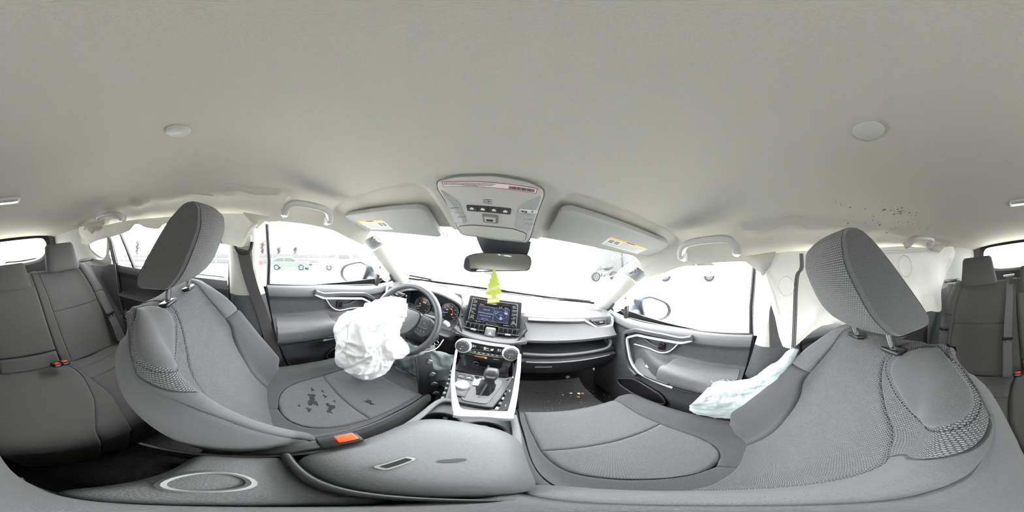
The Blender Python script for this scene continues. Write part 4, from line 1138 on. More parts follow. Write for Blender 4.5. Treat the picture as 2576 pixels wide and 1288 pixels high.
for sx, a, b in ((-1, 'POWER', 'VOLUME'), (1, 'TUNE', 'SCROLL')):
    T_(a, sx * .100, -.027, .0045, 'key_lettering', 'print', fc); T_(b, sx * .100, -.033, .0045, 'key_lettering', 'print', fc)
    kn = MB().lathe([(.012, 0), (.0115, .009), (.0105, .010), (.0001, .010)], pf(Fd, sx * .102, -.050, .004), Fd[3], 24).build('rotary_knob', 'black', hu)
    MB().tube([pf(Fd, sx * .102 + .0122*math.cos(a_), -.050 + .0122*math.sin(a_), .006) for a_ in np.linspace(.3, PI - .3, 12)], .0008, 4).build('knob_arc', 'print', kn)
T_('HD', -.073, -.058, .005, 'key_lettering', 'print', fc); T_('SiriusXM', .066, -.056, .0055, 'key_lettering', 'print', fc)
MB().rbox((.002, .81, -.37), (.18, .03, .06), .01).build('bracket', 'black', hu)

# =================================================================== CLIMATE PANEL
cl = thing('climate_control_panel', 'climate control panel with two silver ringed knobs and amber lamps', 'controls', (.006, .70, -.52))
Fc = frame((.006, .675, -.458), (1, 0, .0), v=(0, .34, .94))
MB().slab(round_poly([(-.118, -.050), (.118, -.050), (.128, .0), (.120, .038), (-.120, .038), (-.128, .0)], .02), Fc, .05, .006, .0).build('panel_body', 'dash_hard', cl)
MB().tube([pf(Fc, a, b, .004) for a, b in smooth_path([(-.112, .020), (-.09, .036), (0, .036), (.09, .036), (.112, .020)], 24)], .006, 8, flat=(.007, .006), up=(0, -1, .3)).build('silver_brow', 'silver', cl)
dp = MB().slab(round_poly([(-.078, -.010), (.078, -.010), (.082, .027), (-.082, .027)], .004), Fc, .004, .001, .004).build('display', 'black_gloss', cl)
TC = lambda s, x, z, h, mt='screen_text', par=dp, nm='lettering', top=.0046: MB().text(s, (pf(Fc, x, z, top), Fc[1], Fc[2], Fc[3]), h, .0002).build(nm, mt, par)
TC('81', -.054, .012, .017); TC('82', .052, .012, .017)
MB().slab([(-.012, .004), (-.006, .004), (-.006, .018), (-.014, .018)], Fc, .0005, 0, .005).build('airflow_icon', 'screen_text', dp); MB().slab([(.014, .006), (.026, .004), (.028, .016), (.018, .014)], Fc, .0005, 0, .005).build('fan_icon', 'screen_text', dp)
MB().slab([(-.008, .003), (.009, .003), (.009, .005), (-.008, .005)], Fc, .0005, 0, .005).build('level_bar', 'lamp_green', dp)
for sx, mt in ((-1, 'lamp_red'), (1, 'lamp_red')):
    MB().slab([(sx * .071, .004), (sx * .073, .004), (sx * .0745, .018), (sx * .0725, .018)], Fc, .0005, 0, .005).build('temperature_arc', mt, dp)
for k in range(8):
    q = MB().slab(round_poly([(-.076 + .019*k, -.022), (-.0585 + .019*k, -.022), (-.0585 + .019*k, -.011), (-.076 + .019*k, -.011)], .002), Fc, .003, .0008, .0035).build('key', 'graphite', cl)
    MB().slab([(-.071 + .019*k, -.018), (-.063 + .019*k, -.018), (-.063 + .019*k, -.014), (-.071 + .019*k, -.014)], Fc, .0004, 0, .004).build('key_mark', 'print', q)
MB().rbox(pf(Fc, 0, -.0245, .003), (.158, .003, .004), .0012).build('bright_line', 'grey_trim', cl)
MB().slab([(-.034, -.026), (-.026, -.026), (-.026, -.0235), (-.034, -.0235)], Fc, .0006, 0, .006).build('lamp', 'lamp_green', cl)
rowp = MB().slab(round_poly([(-.078, -.046), (.072, -.046), (.076, -.028), (-.080, -.028)], .004), Fc, .006, .001, .003).build('lower_key_row', 'black_gloss', cl)
MB().text('PASS AIR BAG OFF', (pf(Fc, -.022, -.037, .0034), Fc[1], Fc[2], Fc[3]), .0075, .0003, squash=.8).build('amber_lettering', 'lamp_amber', rowp)
MB().slab(round_poly([(-.002, -.041), (.008, -.041), (.008, -.032), (-.002, -.032)], .002), Fc, .0005, 0, .0038).build('amber_lamp', 'lamp_amber', rowp)
MB().slab([(.034, -.0375), (.056, -.0375), (.056, -.036), (.034, -.036)], Fc, .0005, 0, .0035).build('slider_mark', 'print', rowp)
for sx in (-1, 1):
    o = pf(Fc, sx * .101, .004, .0)
    kn = MB().lathe([(.037, 0), (.036, .016), (.0335, .024), (.031, .026), (.0285, .024)], o, Fc[3], 36).build('temperature_knob', 'silver', cl)
    MB().lathe([(.0285, .014), (.0275, .026), (.0245, .030), (.0001, .030)], o, Fc[3], 32).build('knob_cap', 'graphite', kn)
    for k in range(10):
        a_ = 2*PI*k/10; MB().rbox(o + Fc[3]*.0305 + Fc[1]*.020*math.cos(a_) + Fc[2]*.020*math.sin(a_), (.003, .001, .003), .0004).build('grip_mark', 'grey_trim', kn)
    MB().disc(o + Fc[3]*.030 + Fc[2]*-.012 + Fc[1]*(-.004), Fc[3], .0022, 10, .0008).build('knob_lamp', 'sticker_white' if sx < 0 else 'lamp_green', kn)
    MB().text('AUTO' if sx > 0 else 'OFF', (o + Fc[3]*.0303, Fc[1], Fc[2], Fc[3]), .006, .0002).build('lettering', 'print', kn)
MB().slab(round_poly([(-.108, -.058), (-.088, -.060), (-.084, -.046), (-.106, -.044)], .004), Fc, .006, .001, .004).build('stability_key', 'graphite', cl)
MB().slab(round_poly([(.072, -.075), (.105, -.078), (.110, -.05), (.078, -.048)], .006), Fc, .03, .002, .002).build('corner_block', 'dash_hard', cl)
# =================================================================== CENTRE CONSOLE
cc_ = thing('centre_console', 'dark centre console with gear surround, drive dial and two cup holders', 'console', (.03, .45, -1.0))
# side walls down to the tunnel
for sg, pts in ((-1, [(-.112, .74), (-.100, .60), (-.060, .40), (-.075, .27), (-.078, .05), (-.07, -.16)]), (1, [(.140, .74), (.138, .62), (.130, .45), (.130, .27), (.132, .05), (.125, -.16)])):
    P = smooth_path(pts, 24)
    rows = [[(p[0] + sg * d, p[1], z) for p in P] for d, z in ((-.004, -.565), (.004, -.59), (.012, -.75), (.03, -.86))]
    MB().sheet(rows, .006, (-sg, 0, 0)).build('console_side', 'dash_hard', cc_)
# gear plate
Fg = frame((0, 0, -.562), (1, 0, 0), v=(0, 1, .04)); 
plate = [(-.100, .585), (-.055, .405), (.074, .403), (.094, .47), (.128, .60), (.10, .585), (-.07, .572)]
MB().slab(round_poly(plate, .008), Fg, .020, .003, .0).build('gear_plate', 'graphite', cc_)
MB().slab(round_poly([(-.066, .568), (-.068, .535), (-.010, .415), (.058, .415), (.090, .535), (.088, .566)], .012), Fg, .006, .002, .004).build('gear_bezel', 'dash_soft', cc_)
tg = MB().slab(round_poly([(-.066, .560), (-.066, .538), (-.040, .43), (-.006, .43), (-.016, .562)], .006), Fg, .006, .0015, .0075).build('switch_plate', 'graphite', cc_)
for x, nm in ((-.052, 'lamp_red'), (-.024, 'print')):
    q = MB().slab(round_poly([(x - .0125, .527), (x + .0125, .529), (x + .0125, .551), (x - .0125, .549)], .003), Fg, .006, .0015, .011).build('key', 'black', cc_)
    MB().slab([(x - .005, .537), (x + .005, .537), (x + .005, .542), (x - .005, .542)], Fg, .0005, 0, .0118).build('key_mark', nm, q)
MB().text('MODE', (pf(Fg, -.034, .517, .0078), Fg[1], Fg[2], Fg[3]), .006, .0002).build('lettering', 'print', tg)
dl = MB().lathe([(.0245, 0), (.0240, .008), (.022, .011), (.0195, .010)], pf(Fg, -.033, .486, .007), Fg[3], 32).build('drive_dial', 'silver', cc_)
MB().lathe([(.0195, .004), (.019, .010), (.0001, .0105)], pf(Fg, -.033, .486, .007), Fg[3], 28).build('dial_cap', 'grey_trim', dl)
MB().text('ECO', (pf(Fg, -.022, .445, .0078), Fg[1], Fg[2], Fg[3]), .006, .0002).build('lettering', 'print', tg)
gi = MB().slab(round_poly([(-.010, .562), (-.006, .525), (.016, .525), (.018, .562)], .003), Fg, .006, .001, .0085).build('gear_indicator', 'black_gloss', cc_)
for k, s_ in enumerate('PRND'):
    MB().text(s_, (pf(Fg, .010, .556 - .0085*k, .0088), Fg[1], Fg[2], Fg[3]), .0075, .0002).build('gear_letter', 'lamp_blue' if k < 2 else 'print', gi)
MB().slab(round_poly([(-.007, .524), (-.003, .500), (.018, .504), (.018, .524)], .003), Fg, .006, .001, .010).build('shift_lock_cover', 'lamp_plastic', cc_)
# storage tray in front of the lever
rows = []
for y, z in ((.565, -.560), (.575, -.592), (.60, -.602), (.66, -.604), (.685, -.598), (.705, -.57), (.712, -.53)):
    rows.append([(x, y, z + .035 * (abs(x - .006) / .105) ** 6) for x in np.linspace(-.10, .112, 21)])
tr_ = MB().grid(rows).build('tray', 'dash_hard', cc_)
for k in range(5): MB().rbox((.0, .598 + .013*k, -.600), (.11 - .006*k, .004, .003), .001).build('tray_rib', 'graphite', tr_)
MB().tube([(x, .567, -.556) for x in np.linspace(-.095, .105, 8)], .004, 6).build('tray_edge', 'graphite', cc_)
pk = MB().rbox((.022, .704, -.571), (.125, .012, .034), .005).build('power_panel', 'black', cc_)
MB().lathe([(.0145, -.004), (.0145, .005), (.0125, .006), (.011, .004), (.0105, -.003), (.0001, -.003)], (-.031, .698, -.569), (0, -1, .1), 28).build('power_socket', 'chrome', cc_)
MB().rbox((.026, .696, -.574), (.010, .004, .014), .001).build('usb_port', 'print', pk)
MB().tube([(-.045, .700, -.589), (.065, .700, -.589)], .003, 6).build('tray_lip', 'grey_trim', cc_)
# mounting clips left bare where the side covers came off
for k in range(7):
    t = k / 6; y = .415 + .17 * t; MB().rbox((-.064 - .040*t, y, -.566), (.010, .014, .016), .002, rot=Euler((0, 0, .25)).to_matrix()).build('mounting_clip', 'grey_trim', cc_)
    MB().rbox((.086 + .040*t, y, -.568), (.010, .016, .014), .002, rot=Euler((0, .2, -.25)).to_matrix()).build('mounting_clip', 'grey_trim' if k % 2 else 'metal', cc_)
MB().rbox((.098, .44, -.63), (.035, .12, .06), .01).build('bare_bracket', 'black', cc_)
# cup holders
def cup(xc, yc, r):
    m = MB().lathe([(r + .004, .004), (r, .002), (r - .002, -.004), (r - .004, -.07), (.0001, -.072)], (xc, yc, -.560), (0, 0, 1), 36)
    o = m.build('cup_holder', 'black', cc_)
    MB().rbox((xc + .0, yc + r - .006, -.580), (.014, .014, .012), .003).build('cup_finger', 'metal' if xc > 0 else 'graphite', o)
cup(-.020, .300, .043); cup(.070, .292, .043)
out = round_poly([(-.066, .395), (-.066, .24), (.126, .24), (.126, .375), (.115, .40), (-.03, .41)], .02)
Fk = frame((0, 0, -.556), (1, 0, 0), v=(0, 1, 0))
m = MB()   # deck around the holders: strips between circles
def deck(x, y): return min(math.hypot(x + .020, y - .300) - .0465, math.hypot(x - .070, y - .292) - .0465)
gx = np.linspace(-.064, .124, 48); gy = np.linspace(.24, .405, 44)
for i in range(47):
    for j in range(43):
        if all(deck(a, b) > -.002 for a, b in ((gx[i], gy[j]), (gx[i+1], gy[j]), (gx[i], gy[j+1]), (gx[i+1], gy[j+1]))):
            m.add([(gx[i], gy[j], -.559), (gx[i+1], gy[j], -.559), (gx[i+1], gy[j+1], -.559), (gx[i], gy[j+1], -.559)], [(0, 1, 2, 3)])
m.build('cup_deck', 'dash_hard', cc_)
MB().tube(smooth_path([(-.064, .225, -.548), (-.066, .28, -.548), (-.066, .36, -.546), (-.054, .395, -.545), (-.02, .403, -.545)], 24), .007, 8, flat=(.008, .006)).build('cup_rim', 'dash_soft', cc_)
MB().tube(smooth_path([(.130, .22, -.548), (.131, .30, -.548), (.126, .37, -.546)], 16), .007, 8, flat=(.008, .006)).build('cup_rim', 'dash_soft', cc_)
# rear box of the console
MB().rbox((.02, -.018, -.66), (.165, .105, .26), .02).build('rear_box', 'vinyl', cc_)
MB().tube([(.026 + .032*math.cos(a), -.028 + .026*math.sin(a), -.529) for a in np.linspace(0, 2*PI, 24)[:-1]], .004, 6, closed=True).build('rear_ring', 'grey_trim', cc_)

# ---- gear lever
gl = thing('gear_lever', 'black gear lever with leather boot in the console', 'gear lever', (.04, .50, -.56))
base = resample([(.000, .432), (-.004, .50), (-.004, .560), (.040, .566), (.080, .556), (.082, .52), (.060, .432)], 40, True)
rows = []
for k in np.linspace(0, 1, 14):
    row = []
    for i, p in enumerate(base):
        a = 2*PI*i/40; q = np.array([.046, .498]) + .016*np.array([math.cos(math.atan2(p[1]-.498, p[0]-.046)), math.sin(math.atan2(p[1]-.498, p[0]-.046))])
        e = k ** .55; cr_ = .004*math.sin(3*a + 5*k)*math.sin(PI*k)*(1 + .6*math.sin(7*a))
        x, y = p*(1-e) + q*e
        row.append((x + cr_*math.cos(a), y + cr_*math.sin(a), -.556 + .075*k + .0015*math.sin(9*a)*math.sin(PI*k)))
    rows.append(row)
bt = MB().grid(rows, close_u=True).build('leather_boot', 'black', gl, sharp=70)
for d in (-.0016, .0016):
    MB().tube([(.03 + d + .014*k, .440 + .050*k ** 1.2, -.552 + .07*k ** .6) for k in np.linspace(0.05, .95, 12)], .0007, 4).build('boot_seam', 'grey_trim', bt)
rows = []
for k in np.linspace(0, 1, 14):
    z = -.488 + .068*k; hw = pchip((0, .015), (.18, .0165), (.35, .022), (.65, .0235), (.9, .020), (1, .012))(k); hd = pchip((0, .015), (.18, .017), (.35, .021), (.7, .022), (.92, .016), (1, .008))(k)
    rows.append([(.047 + hw*math.copysign(abs(math.cos(a))**.7, math.cos(a)), .502 - .006*k + hd*math.copysign(abs(math.sin(a))**.7, math.sin(a)), z) for a in np.linspace(0, 2*PI, 28)[:-1]])
kb = MB().grid(rows, close_u=True); n0 = len(kb.v); kb.f.append(tuple(n0-27+i for i in range(27))); 
kb.build('knob', 'graphite', gl)
Fn = frame((.047, .482, -.440), (1, 0, 0), v=(0, .45, .9)); Fn = (Fn[0], Fn[1], Fn[2], nrm(np.array([0, -.9, .45])))
MB().slab(round_poly([(-.013, -.014), (.013, -.014), (.017, .012), (.0, .018), (-.017, .012)], .006), Fn, .006, .003, .004).build('knob_plate', 'grey_trim', gl)
MB().slab(round_poly([(-.015, -.022), (.015, -.022), (.014, -.017), (-.014, -.017)], .002), Fn, .004, .001, .004).build('release_button', 'black', gl)

# ---- loose silver console frame, sprung out of its clips
lf = thing('console_trim_frame', 'loose silver U shaped trim frame lying around the gear lever', 'trim', (.03, .49, -.53))
inn = [(-.111, .648, -.468), (-.091, .577, -.497), (-.066, .497, -.500), (-.039, .431, -.502), (-.006, .365, -.505), (.010, .347, -.506), (.06, .356, -.506), (.099, .361, -.506), (.110, .374, -.505), (.125, .515, -.490), (.132, .585, -.468), (.134, .650, -.440)]
ouT = [(-.121, .643, -.468), (-.101, .571, -.497), (-.077, .491, -.500), (-.0475, .42, -.502), (-.007, .330, -.505), (.004, .315, -.506), (.06, .329, -.506), (.114, .331, -.506), (.123, .353, -.505), (.141, .517, -.490), (.146, .585, -.468), (.148, .650, -.440)]
I_ = smooth_path(inn, 60); O_ = smooth_path(ouT, 60)
MB().grid([list(I_ + (0, 0, -.010)), list(I_), list(I_*.7 + O_*.3 + (0, 0, .003)), list(I_*.3 + O_*.7 + (0, 0, .003)), list(O_ + (0, 0, -.001)), list(O_ + (0, 0, -.018)), list(O_ + (.0, .004, -.020)), list(I_ + (0, 0, -.010))]).build('frame', 'silver', lf, sharp=50)
MB().sheet([list(I_[36:58] + (-.001, 0, -.004)), list(I_[36:58] + np.stack([-.006 - .018*np.linspace(1, .0, 22), np.zeros(22), -.035*np.ones(22)], 1))], .003, (1, 0, 0)).build('side_web', 'graphite', lf)
for k in (38, 44, 50): MB().rbox(I_[k] + (-.008, 0, -.022), (.006, .014, .014), .002).build('trim_clip', 'grey_trim', lf)

# ---- armrest lid
ar = thing('console_armrest', 'padded grey vinyl armrest lid of the centre console with a small latch slot', 'armrest', (.032, .16, -.58))
def lid(u, v):
    """u, v in -1..1 over the lid, domed with rolled edges"""
    cx_, cy_, hx, hy = .032, .166, .104, .124
    ex = math.copysign(abs(u) ** 1.0, u)
    r = (abs(u) ** 3.6 + abs(v) ** 3.6) ** (1 / 3.6)
    z = -.486 - .030 * r ** 6 - .010 * abs(u) ** 2 - .008 * v * v
    front = .014 * (1 - u * u) if v > 0 else 0
    return (cx_ + hx * u, cy_ + hy * v + front * max(0, v), z)
rows = []
for k in np.linspace(0.0001, 1, 18):
    row = []
    for a in np.linspace(0, 2*PI, 64, endpoint=False):
        c, s_ = math.cos(a), math.sin(a); q = (abs(c)**5 + abs(s_)**5) ** (-1/5)
        row.append(lid(k*c*q, k*s_*q))
    rows.append(row)
last = rows[-1]
rows.append([(x*1.0 + (x-.032)*.02, y + (y-.166)*.02, z - .022) for x, y, z in last]); rows.append([(x - (x-.032)*.03, y - (y-.166)*.03, z - .05) for x, y, z in last])
MB().grid(rows, close_u=True).build('padded_lid', 'vinyl', ar, sharp=75)
zz = lid(-.14, -.42)[2]
Fs = frame((.018, .112, zz + .001), (0, 1, 0), v=(-1, .12, 0))
MB().slab(round_poly([(-.024, -.008), (.024, -.007), (.024, .007), (-.024, .008)], .006), Fs, .004, .001, .0015).build('latch_surround', 'grey_trim', ar)
MB().slab(round_poly([(-.018, -.0045), (.019, -.0045), (.019, .0045), (-.018, .0045)], .003), Fs, .002, 0, .002).build('latch_slot', 'black', ar)
MB().slab(round_poly([(-.016, -.012), (.0, -.016), (.016, -.010), (.012, -.004), (-.014, -.005)], .004), frame((.052, .155, lid(.2, -.1)[2] + .0008), (.8, .6, 0), v=(-.6, .8, 0)), .001, 0, .0004).build('scuff_mark', 'graphite', ar)
MB().rbox((.032, .034, -.535), (.20, .012, .05), .005).build('hinge_gap', 'black', ar)

# ---- steering wheel
sw = thing('steering_wheel', 'black three spoke steering wheel with the airbag cover torn open', 'steering wheel', (-.37, .62, -.52))
C0 = np.array([-.37, .59, -.36]); tl = math.radians(30)
Fw = frame(C0, (1, 0, 0), v=(0, math.sin(tl), math.cos(tl))); Fw = (Fw[0], Fw[1], Fw[2], nrm(np.array([0, -math.cos(tl), math.sin(tl)])))
MB().tube([pf(Fw, .172*math.cos(a), .172*math.sin(a)) for a in np.linspace(0, 2*PI, 64, endpoint=False)], .0155, 12, closed=True, up=Fw[3]).build('rim', 'graphite', sw)
hub = round_poly([(-.078, .055), (.078, .055), (.084, .0), (.055, -.055), (.028, -.078), (-.028, -.078), (-.055, -.055), (-.084, .0)], .03, 6)
MB().slab(hub, Fw, .05, .010, .012).build('hub_cover', 'dash_soft', sw)
MB().tube([pf(Fw, a*1.03, b*1.03, .004) for a, b in hub], .003, 6, closed=True).build('cover_gap', 'black', sw)
for sg in (-1, 1):
    pod = MB().slab(round_poly([(sg*.080, .050), (sg*.128, .044), (sg*.158, .020), (sg*.158, -.020), (sg*.125, -.052), (sg*.075, -.040)], .014), Fw, .03, .006, .004).build('spoke', 'dash_hard', sw)
    pad = MB().slab(round_poly([(sg*.090, .042), (sg*.128, .038), (sg*.140, .010), (sg*.136, -.014), (sg*.088, -.012)], .008), Fw, .01, .003, .010).build('switch_pad', 'graphite', sw)
    MB().lathe([(.019, 0), (.019, .003), (.016, .004), (.0105, .0035)], pf(Fw, sg*.116, .016, .009), Fw[3], 24).build('ring_switch', 'dash_hard', pad)
    MB().lathe([(.0085, 0), (.008, .005), (.0001, .0052)], pf(Fw, sg*.116, .016, .009), Fw[3], 20).build('centre_switch', 'graphite', pad)
    for k in range(3): MB().slab(round_poly([(sg*(.089+.015*k), -.030), (sg*(.102+.015*k), -.030), (sg*(.102+.015*k), -.018), (sg*(.089+.015*k), -.018)], .003), Fw, .008, .002, .009).build('spoke_key', 'graphite', pad)
MB().slab(round_poly([(-.045, -.06), (.045, -.06), (.030, -.165), (-.030, -.165)], .01), Fw, .02, .004, -.002).build('lower_spoke', 'dash_hard', sw)
col = MB().tube([pf(Fw, 0, -.01, -.045), pf(Fw, 0, -.03, -.13), pf(Fw, 0, -.06, -.24)], [.058, .062, .062], 20).build('column_shroud', 'dash_hard', sw)
MB().lathe([(.014, 0), (.014, .006), (.011, .007), (.0001, .004)], (-.300, .675, -.43), (1, -.4, .1), 20).build('ignition_barrel', 'chrome', col)
st_l = thing('column_stalk', 'indicator stalk with printed light symbols left of the steering column', 'stalk', (-.47, .66, -.36), 'column stalks')
MB().tube([(-.41, .68, -.345), (-.46, .655, -.335), (-.525, .63, -.330)], [.009, .0125, .014], 12).build('lever', 'graphite', st_l)
MB().tube([(-.523, .631, -.330), (-.545, .622, -.328)], .0145, 12).build('twist_end', 'black', st_l)
for k in range(3): MB().rbox((-.485 - .014*k, .631 - .005*k, -.327), (.007, .002, .005), .0008).build('symbol', 'print', st_l)
st_r = thing('column_stalk', 'wiper stalk with a pale tip right of the steering column', 'stalk', (-.22, .68, -.36), 'column stalks')
MB().tube([(-.31, .69, -.355), (-.25, .672, -.347), (-.205, .662, -.345)], [.009, .011, .013], 12).build('lever', 'graphite', st_r)
MB().tube([(-.195, .660, -.345), (-.178, .655, -.350), (-.170, .653, -.358)], [.012, .013, .009], 12).build('pale_tip', 'lamp_plastic', st_r)
for k in range(2): MB().rbox((-.232 + .014*k, .657, -.343), (.007, .002, .005), .0008).build('symbol', 'print', st_r)
# =================================================================== DEPLOYED AIRBAGS
def vnoise(p, seed=0):
    """smooth value noise, -1..1; p may be one point or an array of points"""
    p = np.asarray(p, float) + seed * 17.31; i = np.floor(p); f = p - i; f = f*f*(3-2*f); r = 0.0
    for c in range(8):
        o = np.array([c & 1, c >> 1 & 1, c >> 2 & 1]); q = i + o
        h = np.sin(q[..., 0]*127.1 + q[..., 1]*311.7 + q[..., 2]*74.7) * 43758.5453; h = h - np.floor(h)
        r = r + np.prod(np.where(o == 1, f, 1 - f), axis=-1) * h
    return r * 2 - 1
def ridged(p, seed=0): return (1 - np.abs(vnoise(p, seed))) ** 3
def crumple(p, seed):
    """creased cloth: flat facets meeting in sharp folds"""
    q = p + .035 * np.stack([vnoise(p*11, seed + 5), vnoise(p*11, seed + 6), vnoise(p*11, seed + 7)], -1)
    return .30 - .58*np.abs(vnoise(q*np.array([9, 9, 6]), seed)) - .30*np.abs(vnoise(q*np.array([15, 15, 19]), seed + 1)) - .12*np.abs(vnoise(q*38, seed + 2))
# ---- driver bag: sack hanging from the hub
dbag = thing('driver_airbag', 'crumpled white driver airbag hanging out of the steering wheel hub', 'airbag', (-.40, .42, -.66))
axis = smooth_path([(-.345, .555, -.300), (-.365, .52, -.300), (-.385, .46, -.345), (-.395, .42, -.43), (-.388, .405, -.52), (-.365, .405, -.60), (-.345, .41, -.645)], 40)
rx = pchip((0, .050), (.08, .058), (.25, .095), (.42, .142), (.55, .150), (.75, .125), (.90, .085), (1, .015)); rd = pchip((0, .035), (.08, .04), (.25, .065), (.45, .095), (.75, .09), (.92, .06), (1, .012))
NR, NC = 120, 220
axis = resample(axis, NR); A_ = np.linspace(0, 2*PI, NC, endpoint=False); base = np.zeros((NR, NC, 3)); nor = np.zeros((NR, NC, 3)); amp = np.zeros((NR, NC))
for i, p in enumerate(axis):
    k = i / (NR - 1); t = nrm(axis[min(NR-1, i+1)] - axis[max(0, i-1)]); s_ = nrm(np.cross(t, np.array([.55, -.80, .2]))); n2 = np.cross(s_, t)
    gath = 1 + (.10*np.sin(A_*7 + 1.3) + .06*np.sin(A_*11 + 4*k)) * max(0, 1 - k/.55)       # cloth gathered at the neck
    lobe = 1 + .20*np.exp(-((A_ - PI - .25)/.55)**2) * math.exp(-((k - .50)/.16)**2) - .12*np.exp(-((A_ - PI - .6)/.35)**2) * math.exp(-((k - .74)/.08)**2)
    d = (s_[None]*np.cos(A_)[:, None]*rx(k) + n2[None]*np.sin(A_)[:, None]*rd(k)) * (gath*lobe)[:, None]
    base[i] = p + d; nor[i] = d / (np.linalg.norm(d, axis=1, keepdims=True) + 1e-9); amp[i] = min(1, .25 + k*2.2) * min(1, (1 - k)*8 + .2)
disp = .062*crumple(base, 1) + .014*vnoise(base*6, 3)
fold = np.einsum('ijk,k->ij', base - np.array([-.37, .42, -.50]), nrm(np.array([.62, .15, -.55])))          # one long diagonal fold
disp -= .016*np.exp(-np.abs(fold)/.010)
pts_ = base + nor*(disp*amp)[..., None]
rows = [list(r) for r in pts_]
bg = MB().grid(rows, close_u=True).build('bag', 'airbag', dbag, sharp=80)
pts = []   # long panel seam across the front
for i in range(30, 112, 14):
    j = int(NC*(.10 + .002*(i - 30))) % NC; c0 = np.mean(rows[i], axis=0); pts.append(np.array(rows[i][j]) + nrm(np.array(rows[i][j]) - c0)*.002)
MB().tube(smooth_path(pts, 40), .0011, 5).build('seam', 'thread', bg)
random.seed(3)
for k in range(26):   # frayed tear edge at the hub
    a = random.uniform(0, 2*PI); o = axis[1] + nrm(np.cross(nrm(axis[2]-axis[0]), np.array([.55, -.8, .2])))*.058*math.cos(a) + np.array([0, .25, .95])*.045*math.sin(a)
    MB().tube([o, o + np.array([random.uniform(-.002, .010), random.uniform(-.008, .002), random.uniform(-.005, .008)])], .0007, 4).build('loose_thread', 'airbag', dbag)
# ---- curtain airbags
def curtain(nm, top, bot, xs_, th, sg, label, seed, mtn='airbag_warm'):
    t_ = thing(nm, label, 'airbag', (sg*xs_, -.5, -.26))
    T = resample(np.array(top), 110); rows = []
    bz = pchip(*sorted([(-p[0], p[1]) for p in bot])); tz = pchip(*sorted([(-p[0], p[1]) for p in top])); bs = [-p[0] for p in bot]
    for j in np.linspace(0, 1, 26):
        row = []
        for y in np.linspace(bot[0][0], bot[-1][0], 110):
            z1, z0 = tz(-y), bz(-y); z = z1 + (z0 - z1)*j
            x = xs_ - .012*j + (.010*math.sin(y*19 + seed) + .007*vnoise((y*14, j*4, seed)) - .006*ridged((y*11, j*5, seed)))*j
            row.append((sg*x, y, z))
        rows.append(row)
    c = MB().sheet(rows, .003, (sg, 0, 0)).build('bag_cloth', mtn, t_, sharp=80)
    return t_, c, rows
botR = [(.012, .030), (.022, -.003), (-.005, -.07), (-.025, -.14), (-.036, -.20), (-.043, -.252), (-.075, -.264), (-.11, -.235), (-.156, -.195), (-.21, -.175), (-.30, -.21), (-.45, -.24), (-.60, -.25), (-.79, -.262), (-.80, -.264), (-.90, -.295), (-.925, -.290), (-.945, -.20), (-.965, -.16), (-1.05, -.09), (-1.17, .02), (-1.28, .10)]
botR = sorted(botR, key=lambda p: -p[0])
topR = [(.03, .075), (-.08, .092), (-.19, .096), (-.45, .112), (-.66, .128), (-.83, .128), (-.95, .122), (-1.0, .118), (-1.10, .14), (-1.28, .168)]
cR, clR, rR = curtain('curtain_airbag', topR, botR, .622, .003, 1, 'long white curtain airbag hanging below the roof on the passenger side', 2)
def on_curtain(y, z): 
    return (.606 - .0, y, z)
st_ = smooth_path([(.608, -.118, .082), (.602, -.116, .03), (.596, -.100, .008), (.592, -.092, -.05), (.588, -.088, -.114), (.584, -.083, -.19), (.580, -.078, -.262)], 30)
MB().sheet([[p + np.array([-.004, d, 0]) for p in st_] for d in (-.0065, .0065)], .001, (-1, 0, 0)).build('grey_band', 'stripe', clR)
for d in (-.0058, .0058): MB().tube([p + np.array([-.0055, d, 0]) for p in st_], .0010, 4).build('band_edge', 'thread_dark', clR)
MB().tube([p + np.array([-.0055, 0, 0]) for p in st_], .0010, 4).build('band_stitch', 'thread_dark', clR)
for d in (-.006, .006): MB().sheet([[(.603, -.155 + d + e, z) for z in (.085, .062)] for e in (-.003, .003)], .001, (-1, 0, 0)).build('short_band', 'stripe', clR)
MB().tube([(.584, -.060 + .026*math.cos(a), -.030 + .032*math.sin(a)) for a in np.linspace(0, 2*PI, 32, endpoint=False)], .0015, 5, closed=True).build('stitched_circle', 'airbag', clR)
MB().tube([(.600, -.62 + .05*math.cos(a), .02 + .055*math.sin(a)) for a in np.linspace(0, 2*PI, 32, endpoint=False)], .002, 5, closed=True).build('stitched_circle', 'airbag', clR)
for d in (0, -.008, -.015): MB().tube([(.608, y, roof_e(y) + .008 + d) for y in np.linspace(-.35, -.95, 16)], .0012, 4).build('stitch_row', 'thread', clR)
botL = [(.008, .036), (-.024, .002), (-.045, -.046), (-.060, -.050), (-.086, -.044), (-.154, -.032), (-.25, .03), (-.395, .066), (-.442, .046), (-.52, .06), (-.579, .088), (-.627, .055), (-.72, .040), (-.846, .034), (-.96, .020), (-1.06, .0), (-1.19, .018), (-1.22, .06)]
topL = [(.02, .082), (-.15, .092), (-.35, .098), (-.44, .102), (-.72, .118), (-.95, .118), (-.975, .095), (-1.0, .10), (-1.12, .155), (-1.22, .16)]
cL, clL, rL = curtain('curtain_airbag', topL, botL, .622, .003, -1, 'short ragged curtain airbag bunched under the roof on the driver side', 5)
MB().sheet([[(-.607 + .003*k, -.139 + .004*math.sin(9*z*10), z) for z in np.linspace(.082, -.036, 10)] for k in (0, 1)], .004, (0, 1, 0)).build('grey_band', 'stripe', clL)
MB().sheet([[(-.611, -1.115 + .012*a, .135 - .012*b) for a in (0, 1)] for b in (0, 1)], .001, (1, 0, 0)).build('teal_tag', 'car_sage', clL)
